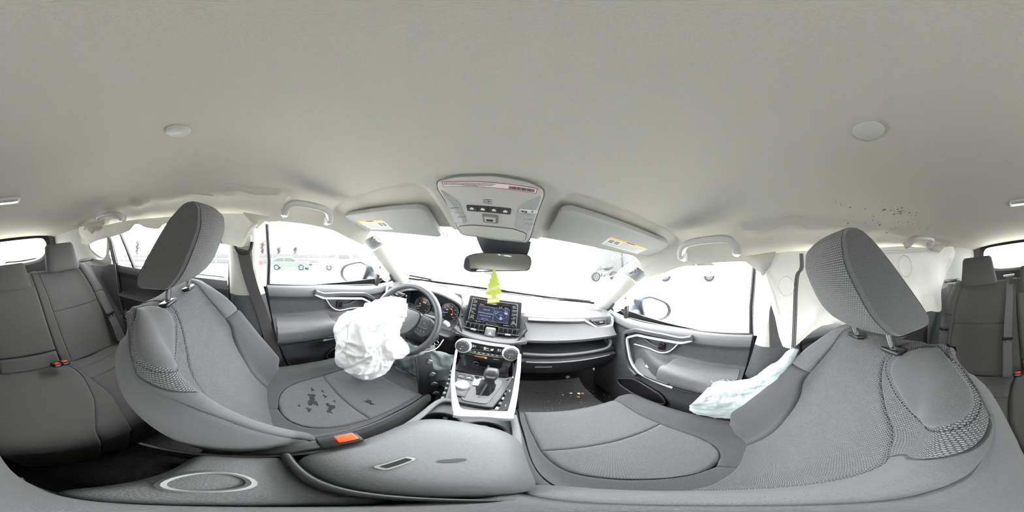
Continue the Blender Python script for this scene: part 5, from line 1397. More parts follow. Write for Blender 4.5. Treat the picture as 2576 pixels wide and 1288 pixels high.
# strips of the same bags along the windscreen pillars
def strip(sg, label):
    pts = smooth_path([(.668, .40, .012), (.668, .50, -.020), (.672, .60, -.088), (.676, .70, -.165), (.68, .78, -.215), (.682, .83, -.245)], 40); rows = []
    w_ = pchip((0, .012), (.25, .03), (.6, .042), (.9, .05), (1, .02))
    for j in np.linspace(0, 1, 8):
        rows.append([(sg*(p[0] + .004*math.sin(i*.9 + j*3)), p[1] - .004*j, p[2] - j*w_(i/39) + .004*math.sin(i*.7)*j) for i, p in enumerate(pts)])
    m = MB().sheet(rows, .003, (sg, 0, 0)); m.build('airbag_strip', 'airbag', None, label, 'airbag', 'airbag strips along the pillars')
strip(1, 'white airbag strip drooping along the passenger side windscreen pillar'); strip(-1, 'white airbag strip tucked along the driver side windscreen pillar')

# ---- seat side airbag (passenger)
sb = thing('side_airbag', 'torn white side airbag spilling from the outer edge of the passenger seat', 'airbag', (.60, .08, -.66))
ax_ = smooth_path([(.580, -.085, -.250), (.585, -.045, -.315), (.592, .01, -.40), (.600, .06, -.47), (.600, .12, -.52), (.598, .17, -.535), (.596, .205, -.525)], 40)
hw = pchip((0, .016), (.2, .026), (.4, .042), (.6, .080), (.8, .100), (.95, .085), (1, .05)); SR, SC = 100, 120
ax_ = resample(ax_, SR); A_ = np.linspace(0, 2*PI, SC, endpoint=False); base = np.zeros((SR, SC, 3)); nor = np.zeros((SR, SC, 3)); amp = np.zeros((SR, SC))
for i, p in enumerate(ax_):
    k = i/(SR - 1); t = nrm(ax_[min(SR-1, i+1)] - ax_[max(0, i-1)]); s_ = nrm(np.cross(t, (1, 0, 0))); dn = np.cos(A_)*s_[2] < 0
    sc2 = np.where(dn, 1.15 + 1.6*max(0, k - .30)*(1.30 - k), .85)
    d = s_[None]*(np.cos(A_)*hw(k)*sc2)[:, None] + np.array([1, 0, 0])[None]*(np.sin(A_)*(.012 + .022*k))[:, None]
    base[i] = p + d; nor[i] = d/(np.linalg.norm(d, axis=1, keepdims=True) + 1e-9); amp[i] = .35 + .65*k
disp = .040*crumple(base*1.6, 21) + .008*vnoise(base*14, 9)
pts_ = base + nor*(disp*amp)[..., None]
rows = [list(r) for r in pts_]
sm = MB().grid(rows, close_u=True); n0 = len(sm.v); sm.f.append(tuple(n0 - SC + i for i in range(SC))); sm.build('bag', 'airbag_cool', sb, sharp=80)
random.seed(5)
for k in range(40):
    i = random.randrange(50, SR); j = random.randrange(SC); o = np.array(rows[i][j]); c0 = np.mean(rows[i], axis=0); d = nrm(o - c0 + np.array([0, .02, -.005])*(i > 85))
    MB().tube([o - d*.002, o + d*random.uniform(.006, .016) + np.array([0, random.uniform(-.004, .004), random.uniform(-.006, .002)])], .0008, 4).build('loose_thread', 'airbag_cool', sb)
# ---- knee airbag under the steering column
kb_ = thing('knee_airbag', 'grey green knee airbag cloth drooping below the steering column', 'airbag', (-.25, .64, -.78))
rows = []
for v in np.linspace(0, 1, 26):
    row = []
    for u in np.linspace(0, 1, 40):
        x = -.40 + .285*u; zt = -.545 + .05*u; zb_ = -.742 - .0*u + .012*math.sin(u*9)
        z = zt + (zb_ - zt)*v; y = .665 - .05*math.sin(PI*v*.9) - .02*u
        p = np.array([x, y, z]); y += -.014*ridged(p*16, 12) + .010*vnoise(p*14, 13) - .008*ridged(p*34, 14)
        row.append((x, y, z))
    rows.append(row)
MB().sheet(rows, .003, (0, 1, 0)).build('cloth', 'knee_cloth', kb_, sharp=80)
MB().sheet([[(x, .628 + .006*math.sin(x*40), z) for x in np.linspace(-.40, -.215, 16)] for z in (-.742, -.700)], .006, (0, 1, 0)).build('pale_hem', 'airbag_cool', kb_)
# ---- torn side cover of the console
tp = thing('torn_trim_panel', 'torn black console side panel with bare clips standing beside the driver seat', 'trim', (-.17, .52, -.87))
E1 = smooth_path([(-.228, .505, -.470), (-.213, .51, -.56), (-.192, .515, -.68), (-.172, .51, -.785), (-.162, .50, -.865)], 24); E2 = smooth_path([(-.206, .555, -.456), (-.185, .56, -.52), (-.160, .56, -.61), (-.133, .55, -.700), (-.128, .53, -.80)], 24)
MB().sheet([list(E1), list(E1*.5 + E2*.5 + (.004, -.010, 0)), list(E2)], .005, (.6, .8, 0)).build('panel', 'dash_hard', tp)
MB().tube(list(E1), .004, 6).build('panel_edge', 'graphite', tp)
for k in (3, 8, 12, 16): MB().rbox(E2[k] + (.006, -.016, -.004), (.018, .010, .022), .003, rot=Euler((0, .5, .6)).to_matrix()).build('panel_clip', 'grey_trim', tp)
MB().tube(smooth_path([(-.225, .53, -.46), (-.20, .545, -.452), (-.175, .57, -.435), (-.165, .60, -.40)], 16), .0025, 6).build('bent_wire', 'lamp_plastic', tp)
MB().rbox((-.158, .515, -.84), (.035, .03, .05), .004).build('connector', 'graphite', tp)
# =================================================================== THINGS ON THE ROOF
oc = thing('overhead_console', 'grey overhead console with map lamps, switches and a long barcode sticker', 'overhead console', (-.01, .375, .05))
Fo = frame((-.0095, .375, .099), (1, 0, 0), v=(0, -.726, .687)); Fo = (Fo[0], Fo[1], Fo[2], nrm(np.array([0, -.687, -.726])))
KO = .79
def O(x, y): return ((x + .025)*KO, -(y - .475) / .726*KO)      # layout grid of the panel
outl = [O(-.178, .418), O(-.172, .402), O(-.12, .394), O(-.02, .391), O(.07, .397), O(.106, .406), O(.113, .420), O(.108, .46), O(.103, .535), O(.096, .549), O(.0, .552), O(-.125, .549), O(-.138, .537), O(-.155, .47)]
MB().slab(round_poly(outl, .008), Fo, .035, .005, .006).build('housing', 'lamp_plastic', oc)
MB().tube([pf(Fo, a * 1.012, b * 1.012 - .0005, .001) for a, b in round_poly(outl, .008)], .0022, 6, closed=True).build('edge_gap', 'grey_trim', oc)
def lens(pts, nm='map_lamp'):
    q = MB().slab(round_poly([O(*p) for p in pts], .006), Fo, .004, .0015, .0075).build(nm, 'lens', oc)
    return q
l1 = lens([(-.168, .421), (-.119, .452), (-.103, .502), (-.108, .510), (-.146, .511)]); l2 = lens([(.106, .419), (.064, .443), (.053, .455), (.051, .503), (.056, .508), (.098, .512)])
for lz, xs_ in ((l1, (-.135, -.125, -.118)), (l2, (.072, .082, .09))):
    for k, x in enumerate(xs_):
        MB().tube([pf(Fo, *O(x - .012, .468 + .012*k), .0078), pf(Fo, *O(x + .014, .466 + .012*k), .0078)], .0012, 5).build('lens_facet', 'chrome', lz)
bar = MB().slab(round_poly([O(-.098, .459), O(.033, .459), O(.032, .474), O(-.096, .474)], .004), Fo, .004, .001, .0085).build('switch_bar', 'graphite', oc)
for k in range(4):
    x = -.081 + .0325*k
    MB().slab(round_poly([O(x - .006, .4645), O(x + .006, .4645), O(x + .006, .469), O(x - .006, .469)], .002), Fo, .0006, 0, .0092).build('switch_symbol', 'sticker_white', bar)
    MB().slab([O(x - .002, .463), O(x + .002, .463), O(x + .001, .4655), O(x - .001, .4655)], Fo, .0006, 0, .0092).build('switch_symbol', 'sticker_white', bar)
for x in (-.0655, -.0325, .0): MB().slab([O(x - .0008, .460), O(x + .0008, .460), O(x + .0008, .4735), O(x - .0008, .4735)], Fo, .0012, 0, .0094).build('divider', 'black', bar)
so = MB().slab(round_poly([O(-.053, .479), O(-.003, .479), O(-.003, .502), O(-.049, .502)], .004), Fo, .006, .002, .0085).build('call_button_frame', 'grey_trim', oc)
MB().slab(round_poly([O(-.046, .484), O(-.010, .484), O(-.010, .498), O(-.044, .498)], .003), Fo, .004, .0015, .011).build('call_button', 'lamp_plastic', so)
MB().slab([O(-.038, .490), O(-.018, .490), O(-.018, .495), O(-.038, .495)], Fo, .0006, 0, .0116).build('call_mark', 'graphite', so)
for k in range(3):
    MB().slab([O(-.046, .443 + .004*k), O(-.022, .443 + .004*k), O(-.022, .4438 + .004*k), O(-.046, .4438 + .004*k)], Fo, .0005, 0, .0066).build('microphone_slot', 'graphite', oc)
for k, x in ((0, -.034), (1, -.045), (1, -.031), (2, -.033)): MB().disc(pf(Fo, *O(x, .4434 + .004*k), .0062), Fo[3], .0011, 8, .0008).build('microphone_hole', 'black', oc)
bin_ = round_poly([O(-.136, .520), O(-.088, .513), O(.044, .511), O(.089, .519), O(.087, .543), O(-.122, .546)], .008)
MB().slab(bin_, Fo, .003, .001, .0085).build('sunglasses_bin', 'lamp_plastic', oc)
MB().tube([pf(Fo, a, b, .0072) for a, b in bin_], .0012, 5, closed=True).build('bin_gap', 'graphite', oc)
# long sticker with red border
s_out = [O(-.157, .4025), O(-.03, .4035), O(.092, .4055), O(.091, .4175), O(-.03, .4155), O(-.156, .4145)]
sk = MB().slab(s_out, Fo, .0006, 0, .0068).build('barcode_sticker', 'pink', oc, label='white sticker with a red border and a barcode')
MB().slab([O(-.1545, .4038), O(-.03, .4048), O(.0897, .4066), O(.0892, .4162), O(-.03, .4142), O(-.154, .4132)], Fo, .0004, 0, .0072).build('sticker_face', 'sticker_white', sk)
def OT(s_, x, y, h, par, mt='ink', sq=1.0, al='LEFT'):
    F_ = (pf(Fo, *O(x, y), .0074), nrm(Fo[1] - Fo[2]*.012), Fo[2], Fo[3]); MB().text(s_, F_, h, .0002, al, sq).build('lettering', mt, par)
OT('VEHICLE DATA TRANSMISSION IS ON. Your vehicle wirelessly transmits location, driving and vehicle health data to deliver your', -.152, .4062, .0024, sk, sq=.86)
OT("services and for internal research and data analysis. See www.toyota.com/privacyvts/. To disable, press vehicle's SOS button.", -.152, .4095, .0024, sk, sq=.86)
OT('TO BE REMOVED BY OWNER ONLY', -.10, .4122, .0022, sk, 'ink_grey', sq=.95)
random.seed(4); x = .020
while x < .085:
    w_ = random.choice((.0008, .0012, .002)); MB().slab([O(x, .4085), O(x + w_, .4085), O(x + w_, .4145), O(x, .4145)], Fo, .0003, 0, .0076).build('bar', 'ink', sk); x += w_ + random.choice((.0007, .0012))
jb = MB().slab(round_poly([O(.055, .456), O(.106, .4525), O(.107, .4605), O(.057, .4650)], .002), Fo, .0006, 0, .0092).build('lot_sticker', 'sticker_white', oc, label='small white sticker marked J8')
MB().text('J8', (pf(Fo, *O(.091, .4580), .0093), nrm(Fo[1] + Fo[2]*.07), Fo[2], Fo[3]), .0064, .0002).build('lettering', 'ink', jb)
for k in range(7): MB().slab([O(.058 + .003*k, .4585), O(.0592 + .003*k + .0006*(k % 3), .4585), O(.0592 + .003*k + .0006*(k % 3), .4630), O(.058 + .003*k, .4630)], Fo, .0003, 0, .0095).build('bar', 'ink', jb)

# ---- inside mirror and the air freshener on it
rm = thing('rear_view_mirror', 'black rear view mirror on its stalk below the overhead console', 'mirror', (0, .56, -.06))
Fm = frame((.004, .552, -.030), (1, .02, .10), v=(0, .10, 1)); Fm = (Fm[0], Fm[1], Fm[2], -np.cross(Fm[1], Fm[2]) if np.cross(Fm[1], Fm[2])[1] > 0 else np.cross(Fm[1], Fm[2]))
sh = round_poly([(-.118, -.024), (-.112, .020), (-.07, .034), (.085, .036), (.115, .028), (.120, .004), (.112, -.024), (-.02, -.030), (-.09, -.036)], .018, 5)
MB().slab(sh, Fm, .035, .008, .012).build('shell', 'mirror_back', rm)
MB().slab([(a*.95, b*.88) for a, b in sh], Fm, .002, .0, .0128).build('mirror_face', 'rear_mirror_glass', rm)
rows = [[(x0 + (x1 - x0)*k, y, z) for k in np.linspace(0, 1, 9)] for x0, x1, y, z in ((-.070, .104, .50, .052), (-.068, .108, .55, .03), (-.058, .105, .58, .005), (-.04, .08, .585, -.015))]
MB().sheet(rows, .03, (0, 1, .2)).build('sensor_cover', 'mirror_back', rm)
tr = thing('air_freshener', 'flat yellow green tree shaped air freshener hanging from the mirror', 'air freshener', (.008, .56, -.17))
half = [(.0, .060), (.006, .052), (.004, .048), (.013, .036), (.009, .034), (.019, .019), (.014, .018), (.024, .001), (.018, .0), (.027, -.018), (.030, -.024), (.022, -.028), (.008, -.030), (.008, -.040), (.020, -.041), (.022, -.058), (.0, -.058)]
Ft = frame((.006, .535, -.108), (.80, .45, .09), v=(-.08, 0, 1)); Ft = (Ft[0], Ft[1], Ft[2], np.cross(Ft[1], Ft[2]))
MB().slab(half + [(-a, b) for a, b in half[::-1][1:-1]], Ft, .002, 0, .001).build('tree_card', 'tree_green', tr)
bd = MB().slab([(-.024, -.008), (.024, .006), (.024, -.004), (-.024, -.018)], Ft, .0035, 0, .0018).build('name_band', 'tree_pale', tr)
MB().text('LITTLE TREES', (pf(Ft, 0, -.006, .0019), nrm(Ft[1] + Ft[2]*.29), nrm(Ft[2] - Ft[1]*.29), Ft[3]), .0058, .0002).build('lettering', 'tree_green', bd)
MB().slab([(-.020, -.055), (.020, -.053), (.020, -.044), (-.020, -.045)], Ft, .0035, 0, .0018).build('base_band', 'tree_pale', tr)
MB().tube([pf(Ft, 0, .058), pf(Ft, -.004, .068), (.002, .545, -.030), (.004, .552, -.012)], .0009, 5).build('string', 'sticker_white', tr)

# ---- sun visors
def visor(sg, corners, label, lab_pts, mt='visor_cloth'):
    t_ = thing('sun_visor', label, 'sun visor', (corners[0][0]*.5 + corners[2][0]*.5, .45, .06), 'sun visors')
    c = [np.array(p, float) for p in corners]      # inner-rear, outer-rear, outer-front, inner-front
    o = sum(c)/4; U = nrm((c[1] - c[0]) + (c[2] - c[3])); F_ = frame(o, U, v=(c[3] - c[0]) + (c[2] - c[1])); nn = F_[3] if F_[3][2] < 0 else -F_[3]; F_ = (F_[0], F_[1], F_[2], nn)
    P2 = [(np.dot(p - o, F_[1]), np.dot(p - o, F_[2])) for p in c]
    ins = round_poly(P2, .035, 7)
    MB().slab(ins, F_, .018, .006, .009).build('padded_blade', mt, t_)
    lo = [(np.dot(np.array(p) - o, F_[1]), np.dot(np.array(p) - o, F_[2])) for p in lab_pts]
    q = MB().slab(lo, F_, .0006, 0, .0095).build('warning_label', 'sticker_white', t_)
    a, b, c_, d = [np.array(p) for p in lo]     # rear-inner, rear-outer, front-outer, front-inner
    MB().slab([tuple(a), tuple(b), tuple(b + (c_ - b)*.16), tuple(a + (d - a)*.16)], F_, .0005, 0, .0100).build('yellow_header', 'yellow_label', q)
    u2 = nrm(b - a); v2 = (d - a)
    for k in range(7):
        s0 = a + v2*(.26 + .10*k) + (b - a)*(.34 if k < 5 else .05); s1 = a + v2*(.26 + .10*k) + (b - a)*(.95 - .07*(k % 3)); h = nrm(v2)*.0012
        MB().slab([tuple(s0), tuple(s1), tuple(s1 + h), tuple(s0 + h)], F_, .0003, 0, .0099).build('print_line', 'ink_grey', q)
    for k in (0, 1):
        s0 = a + (b - a)*(.06 + .13*k) + v2*.28; e = (b - a)*.10; g2 = v2*.38
        MB().slab([tuple(s0), tuple(s0 + e), tuple(s0 + e + g2), tuple(s0 + g2*.8)], F_, .0003, 0, .0099).build('pictogram', 'ink_grey', q)
    ww = 'WARNING' if sg > 0 else 'WARNING'
    md = (a + b)/2 + v2*.085; rd_ = u2 if sg > 0 else -u2
    W3 = F_[1]*u2[0] + F_[2]*u2[1]; W3 = W3 if W3[0] > 0 else -W3; up3 = np.cross(F_[3], W3)
    MB().text(ww, (pf(F_, md[0], md[1], .0101), W3, up3, F_[3]), .009, .0002).build('lettering', 'ink', q)
visor(1, [(.150, .358, .136), (.585, .372, .124), (.645, .505, .076), (.152, .506, .078)], 'sun visor folded flat into the roof on the passenger side', [(.334, .425, .107), (.527, .438, .102), (.521, .493, .081), (.333, .477, .087)])
visor(-1, [(-.205, .405, .118), (-.615, .385, .108), (-.655, .525, .052), (-.215, .582, .042)], 'sun visor hanging a little open on the driver side', [(-.414, .448, .092), (-.570, .438, .096), (-.555, .518, .063), (-.420, .522, .066)])

# ---- grab handles
def grab(sg, y0, y1, z0, z1, x, depth, label, loose=False):
    t_ = thing('grab_handle', label, 'grab handle', (sg*x, (y0+y1)/2, z0), 'roof grab handles')
    P = smooth_path([(sg*(x + .030), y0 + .002, z0 - .006), (sg*(x + .004), y0, z0 + .002), (sg*(x - .016), y0 + (y1-y0)*.10, z0 + (z1-z0)*.10 + depth*.8), (sg*(x - .022), y0 + (y1-y0)*.3, z0 + (z1-z0)*.3 + depth), (sg*(x - .022), y0 + (y1-y0)*.7, z0 + (z1-z0)*.7 + depth), (sg*(x - .016), y0 + (y1-y0)*.90, z1 + depth*.8), (sg*(x + .004), y1, z1 + .002), (sg*(x + .030), y1 - .002, z1 - .006)], 40)
    MB().tube(P, .012, 12, flat=(.012, .018), up=(sg, 0, .4)).build('grip', 'lamp_plastic', t_)
    for yy, zz_ in ((y0, z0), (y1, z1)):
        MB().rbox((sg*(x + .012), yy, zz_ - .003), (.04, .027, .034), .009).build('mount', 'lamp_plastic', t_)
grab(1, .100, .300, .090, .072, .555, .034, 'front grab handle above the passenger door')
grab(-1, .108, .290, .092, .072, .555, .034, 'front grab handle above the driver door with torn lining behind it')
grab(1, -.825, -.622, .140, .132, .560, .026, 'rear grab handle above the passenger side rear seat')
grab(-1, -.830, -.637, .140, .132, .560, .026, 'rear grab handle above the driver side rear seat')
# torn lining beside the driver handle
MB().tube(smooth_path([(-.565, .125, .150), (-.556, .108, .135), (-.560, .100, .115), (-.548, .098, .098), (-.552, .118, .092), (-.558, .122, .078)], 20), .003, 6).build('torn_lining_edge', 'airbag_warm', None, 'pale torn edge of roof lining beside the driver grab handle', 'torn lining')
# ---- roof buttons, rear dome lamp
for x, y in ((-.275, -.147), (.225, -.149)):
    zc = roof_z(x, y) - .0015
    MB().lathe([(.0001, -.004), (.022, -.0035), (.0255, -.001), (.026, .004)], (x, y, zc), (0, 0, 1), 32).build('roof_plug', 'lamp_plastic', None, 'round pale plug in the roof lining, %s' % ('above the driver seat' if x < 0 else 'above the passenger seat'), 'roof plug', 'roof plugs')
dl_ = thing('dome_lamp', 'flat rear dome lamp with a clear lens in the roof', 'lamp', (0, -.81, .26))
zc = roof_z(0, -.81)
MB().rbox((-.002, -.81, zc - .003), (.175, .085, .014), .006).build('lamp_frame', 'lamp_plastic', dl_)
MB().rbox((-.002, -.81, zc - .0085), (.150, .062, .008), .003).build('lens', 'lens', dl_)
MB().rbox((-.03, -.795, zc - .013), (.05, .018, .004), .0015).build('lamp_switch', 'grey_trim', dl_)
# ---- crease lines and grime on the lining
random.seed(9)
for sg, nm in ((-1, 'driver'), (1, 'passenger')):
    P = smooth_path([(sg*.56, .08, 0), (sg*.575, .0, 0), (sg*.560, -.09, 0), (sg*.585, -.16, 0), (sg*.57, -.26, 0), (sg*.585, -.36, 0)], 40)
    m = MB()
    rows = [[(p[0] + sg*d, p[1], roof_z(p[0] + sg*d, p[1]) - h - .002) for p in P] for d, h in ((-.018, .0005), (-.006, .004), (0.0, .009), (.004, .003), (.012, .001))]
    m.sheet(rows, .001, (0, 0, 1)).build('lining_crease', 'headliner', None, 'pinched crease in the roof lining over the %s shoulder' % nm, 'crease', 'roof lining creases')
gm = MB()
for k in range(90):
    y = random.uniform(-.78, -.18); x = .50 + .07*random.random() + .02*math.sin(y*9); r = random.choice((.0015, .0025, .003, .0045)) * random.uniform(.5, 1)
    if random.random() < .35: y = random.gauss(-.47, .05); x = random.gauss(.475, .012)
    z = roof_z(x, y) - .0012
    dzx = (roof_z(x + .004, y) - roof_z(x - .004, y))/.008; F_ = frame((x, y, z - .0105*math.exp(-((x-.575)/.02)**2)), (1, 0, dzx), v=(0, 1, 0))
    gm.slab([(r*math.cos(a)*(1 + .4*math.sin(2*a + k)), r*math.sin(a)*.8) for a in np.linspace(0, 2*PI, 8, endpoint=False)], F_, .0006)
gm.build('grime_specks', 'door_soft', None, 'dark grime specks on the roof lining behind the passenger seat', 'grime', kind='stuff')
# =================================================================== DOOR MIRRORS
def door_mirror(sg, label):
    t_ = thing('door_mirror', label, 'mirror', (sg*.95, .76, -.38), 'door mirrors')
    gl_ = smooth_path([(.880, -.205), (.905, -.188), (.950, -.186), (1.055, -.226), (1.092, -.270), (1.093, -.312), (1.058, -.347), (.99, -.353), (.930, -.346), (.905, -.300)], 44, True)
    cen = np.array([.985, -.27])
    def Y(x): return .74 - .32/.95*(x - .95)
    def lp(sc, dy, dx=0.0): return [(sg*(cen[0] + (p[0]-cen[0])*sc + dx), Y(cen[0] + (p[0]-cen[0])*sc) + dy, cen[1] + (p[1]-cen[1])*sc) for p in gl_]
    MB().grid([lp(1.05, .004), lp(1.13, -.004), lp(1.17, .012), lp(1.15, .05, -.005), lp(1.0, .10, -.012), lp(.7, .135, -.02), lp(.2, .15, -.03)], close_u=True).build('housing', 'body_paint', t_)
    m = MB(); m.add(lp(1.0, .006), [tuple(range(44))]); m.build('mirror_glass', 'mirror_glass', t_)
    MB().grid([lp(1.12, -.002), lp(1.04, .002), lp(.95, .0045)], close_u=True).build('glass_rim', 'black', t_)
    rows = [[(sg*x, y + d*math.cos(a), z + h*math.sin(a)) for a in np.linspace(0, 2*PI, 16, endpoint=False)] for x, y, z, d, h in ((.93, .82, -.30, .05, .05), (.86, .83, -.30, .05, .055), (.79, .83, -.315, .05, .045), (.735, .82, -.31, .05, .035))]
    MB().grid(rows, close_u=True).build('arm', 'body_paint', t_)
door_mirror(-1, 'grey door mirror outside the driver window'); door_mirror(1, 'grey door mirror outside the passenger window')

# =================================================================== BELTS AND BUCKLES
def belt_(nm, label, pts, w_, mt, wd, group='seat belts', parts=()):
    t_ = thing(nm, label, 'seat belt', pts[-1], group)
    P = smooth_path(pts, 40); wd = nrm(np.array(wd))
    MB().sheet([[p + wd*w_*s for p in P] for s in (-.5, -.25, 0, .25, .5)], .0016).build('webbing', mt, t_)
    for f_ in parts: f_(t_)
    return t_
def loop(t_):
    MB().tube(smooth_path([(-.628, -.088, -.020), (-.622, -.080, -.062), (-.618, -.052, -.078), (-.618, -.022, -.066), (-.622, -.012, -.030)], 24), .007, 8).build('guide_loop', 'black', t_)
    MB().rbox((-.628, -.052, -.025), (.018, .07, .055), .010).build('guide_cover', 'pillar', t_)
belt_('seat_belt', 'dark grey driver seat belt hanging down the centre pillar', [(-.622, -.052, -.060), (-.618, -.040, -.12), (-.622, -.014, -.22), (-.640, .030, -.36), (-.650, .070, -.55), (-.655, .09, -.80)], .056, 'belt', (0, 1, -.25), parts=(loop,))
def loopR(t_):
    MB().tube(smooth_path([(.628, -.088, -.030), (.622, -.080, -.072), (.618, -.052, -.088), (.618, -.022, -.076), (.622, -.012, -.040)], 24), .007, 8).build('guide_loop', 'black', t_)
belt_('seat_belt', 'front passenger seat belt hidden behind the curtain airbag', [(.634, -.052, -.060), (.634, -.03, -.12), (.640, -.03, -.25), (.655, -.03, -.42), (.665, -.02, -.80)], .046, 'belt', (0, 1, -.1))
def tongue(p, s=1):
    def f_(t_):
        p0 = np.array(p); MB().rbox(p0, (.058, .014, .016), .005).build('tongue_grip', 'black', t_)
        m = MB(); m.tube([p0 + (-.014, .004, -.008), p0 + (-.012, .006, -.034), p0 + (.012, .006, -.034), p0 + (.014, .004, -.008)], .003, 6); m.build('tongue_plate', 'chrome', t_)
    return f_
def rearp(x, s, off=.02): return tuple(rb(x, s) + Rn*off)
belt_('seat_belt', 'left rear seat belt with a metal tongue running down beside the bench', [(-.565, -1.06, -.135), (-.565, -.99, -.22), (-.548, -.87, -.38), (-.535, -.76, -.52), (-.52, -.70, -.62)], .046, 'belt', (1, 0, .0), parts=(tongue((-.540, -.795, -.455)),))
belt_('seat_belt', 'right rear seat belt with a metal tongue beside the bench', [(.575, -1.05, -.135), (.570, -.99, -.22), (.555, -.88, -.36), (.545, -.79, -.48), (.53, -.72, -.62)], .046, 'belt', (1, 0, 0), parts=(tongue((.552, -.845, -.395)),))
belt_('seat_belt', 'centre rear seat belt lying on the right half of the backrest', [(.165, -1.10, -.112), rearp(.168, .50), rearp(.180, .35), rearp(.195, .2), rearp(.205, .05), rearp(.21, -.01)], .044, 'belt_grey', (1, 0, 0), parts=(tongue(rearp(.192, .22, .024)),))
def buckle(p, d, label, n=1, along=(1, 0, 0)):
    t_ = thing('belt_buckle', label, 'buckle', p, 'belt buckles'); p = np.array(p, float); d = nrm(np.array(d, float)); a = nrm(np.array(along, float)); nn = np.cross(a, d)
    M_ = np.stack([a, d, nn], 1)
    for k in range(n):
        o = p + a*.036*(k - (n-1)/2)
        MB().rbox(o, (.034, .062, .022), .005, rot=M_).build('buckle_body', 'black', t_)
        MB().rbox(o + nn*.009 + d*.012, (.024, .032, .010), .004, rot=M_).build('release_button', 'orange', t_)
        MB().rbox(o + d*.030, (.020, .004, .006), .001, rot=M_).build('buckle_slot', 'grey_trim', t_)
    return t_
b1 = buckle((-.083, .112, -.505), (.12, .96, .2), 'driver seat belt buckle with an orange button beside the armrest', along=(.97, -.12, .1))
MB().tube([(-.087, .085, -.515), (-.092, .04, -.56), (-.095, .0, -.62), (-.10, -.03, -.70)], .010, 8, flat=(.012, .006)).build('buckle_stalk', 'grey_trim', b1)
buckle((-.135, -.672, -.590), (-.15, .9, .45), 'pair of orange rear buckles between the left and centre cushions', 2)
buckle((.150, -.690, -.600), (.1, .9, .45), 'single orange rear buckle on the right of the centre cushion', 1)

# =================================================================== FLOOR MATS, LITTER
def fmat(xc, w_, y0, y1, label, text=False):
    t_ = thing('floor_mat', label, 'floor mat', (xc, (y0+y1)/2, -.99), 'front floor mats')
    rows = [[(x, y, floor_z(x, y) + .006) for x in np.linspace(xc - w_/2, xc + w_/2, 20)] for y in np.linspace(y0, y1, 24)]
    MB().sheet(rows, .006, (0, 0, 1)).build('ribbed_mat', 'mat_rib', t_)
    m = MB()
    E_ = [(x, y0, 0) for x in np.linspace(xc - w_/2, xc + w_/2, 10)] + [(xc + w_/2, y, 0) for y in np.linspace(y0, y1, 16)][1:] + [(x, y1, 0) for x in np.linspace(xc + w_/2, xc - w_/2, 10)][1:] + [(xc - w_/2, y, 0) for y in np.linspace(y1, y0, 16)][1:-1]
    m.tube([(x, y, floor_z(x, y) + .012) for x, y, _ in E_], .005, 6, closed=True).build('bound_edge', 'black', t_)
    return t_
mtR = fmat(.42, .42, .55, 1.02, 'black ribbed floor mat in the passenger footwell'); fmat(-.42, .40, .55, 1.0, 'black ribbed floor mat in the driver footwell')
Fb = frame((.478, .672, -.984), (1, 0, 0), v=(0, 1, 0))
bdg = MB().slab(round_poly([(-.070, -.022), (.070, -.022), (.070, .022), (-.070, .022)], .004), Fb, .003, .001, .002).build('name_badge', 'black', mtR)
MB().tube([pf(Fb, a, b, .0022) for a, b in ((-.067, -.019), (.067, -.019), (.067, .019), (-.067, .019))], .0012, 4, closed=True).build('badge_edge', 'sticker_white', bdg)
MB().text('RAV4', (pf(Fb, 0, 0, .0022), Fb[1], Fb[2], Fb[3]), .040, .0004, squash=1.15).build('lettering', 'sticker_white', bdg)
def litter_z(x, y): return floor_z(x, y) + .0135
for x, y, mt, lb in ((.428, .874, 'copper', 'copper coin on the passenger mat nearest the dry leaf'), (.499, .875, 'copper', 'copper coin on the passenger mat touching a silver coin'), (.538, .814, 'copper', 'copper coin on the passenger mat nearest the name badge'), (.577, .845, 'copper', 'copper coin on the passenger mat nearest the passenger door'), (.514, .866, 'coin_silver', 'silver coin on the passenger mat touching a copper coin'), (.555, .850, 'coin_silver', 'silver coin on the passenger mat lying between two copper coins')):
    MB().disc((x, y, litter_z(x, y)), (.05, .03, 1), .0095, 20, .0016).build('coin', mt, None, lb, 'coin', 'coins on the passenger mat')
for (x, y, sx, sy, a, lab) in ((.549, 1.03, .016, .013, .3, 'crumpled scrap of pale paper high in the passenger footwell'), (.462, .857, .008, .006, 1.0, 'white chip of plastic between the coins on the passenger mat')):
    F_ = frame((x, y, litter_z(x, y) + .004), (math.cos(a), math.sin(a), .1), v=(-math.sin(a), math.cos(a), .3))
    MB().slab([(-sx, -sy), (sx*.7, -sy*.8), (sx, sy*.3), (sx*.3, sy), (-sx*.8, sy*.7)], F_, .003, .001).build('paper_scrap', 'paper', None, lab, 'paper scrap')
lf_ = MB(); P = smooth_path([(.310, .905, 0), (.318, .899, 0), (.330, .888, 0)], 10)
lf_.sheet([[(p[0] + d*.006*math.sin(PI*k/9), p[1] + d*.006*math.sin(PI*k/9), litter_z(p[0], p[1]) + .003*abs(d)) for k, p in enumerate(P)] for d in (-1, 0, 1)], .0008).build('dry_leaf', 'copper', None, 'small dry brown leaf on the passenger mat', 'leaf')
random.seed(21); cr = MB()
for k in range(80):
    x, y = random.gauss(.48, .09), random.gauss(.80, .09); s_ = random.uniform(.0008, .0028); cr.rbox((x, y, litter_z(x, y) + s_), (s_*2, s_*1.4, s_), s_*.2, rot=Euler((random.random(), random.random(), random.random()*6)).to_matrix(), k=1)
cr.build('crumbs', 'paper', None, 'pale crumbs scattered over the passenger mat', 'crumbs', kind='stuff')
cr = MB()
for k in range(120):
    a = random.uniform(0, 6.28); x, y = random.uniform(-.47, -.33), random.uniform(.80, .90); z = floor_z(x, y) + .014; cr.tube([(x, y, z), (x + .012*math.cos(a), y + .012*math.sin(a), z + .002)], .0006, 4)
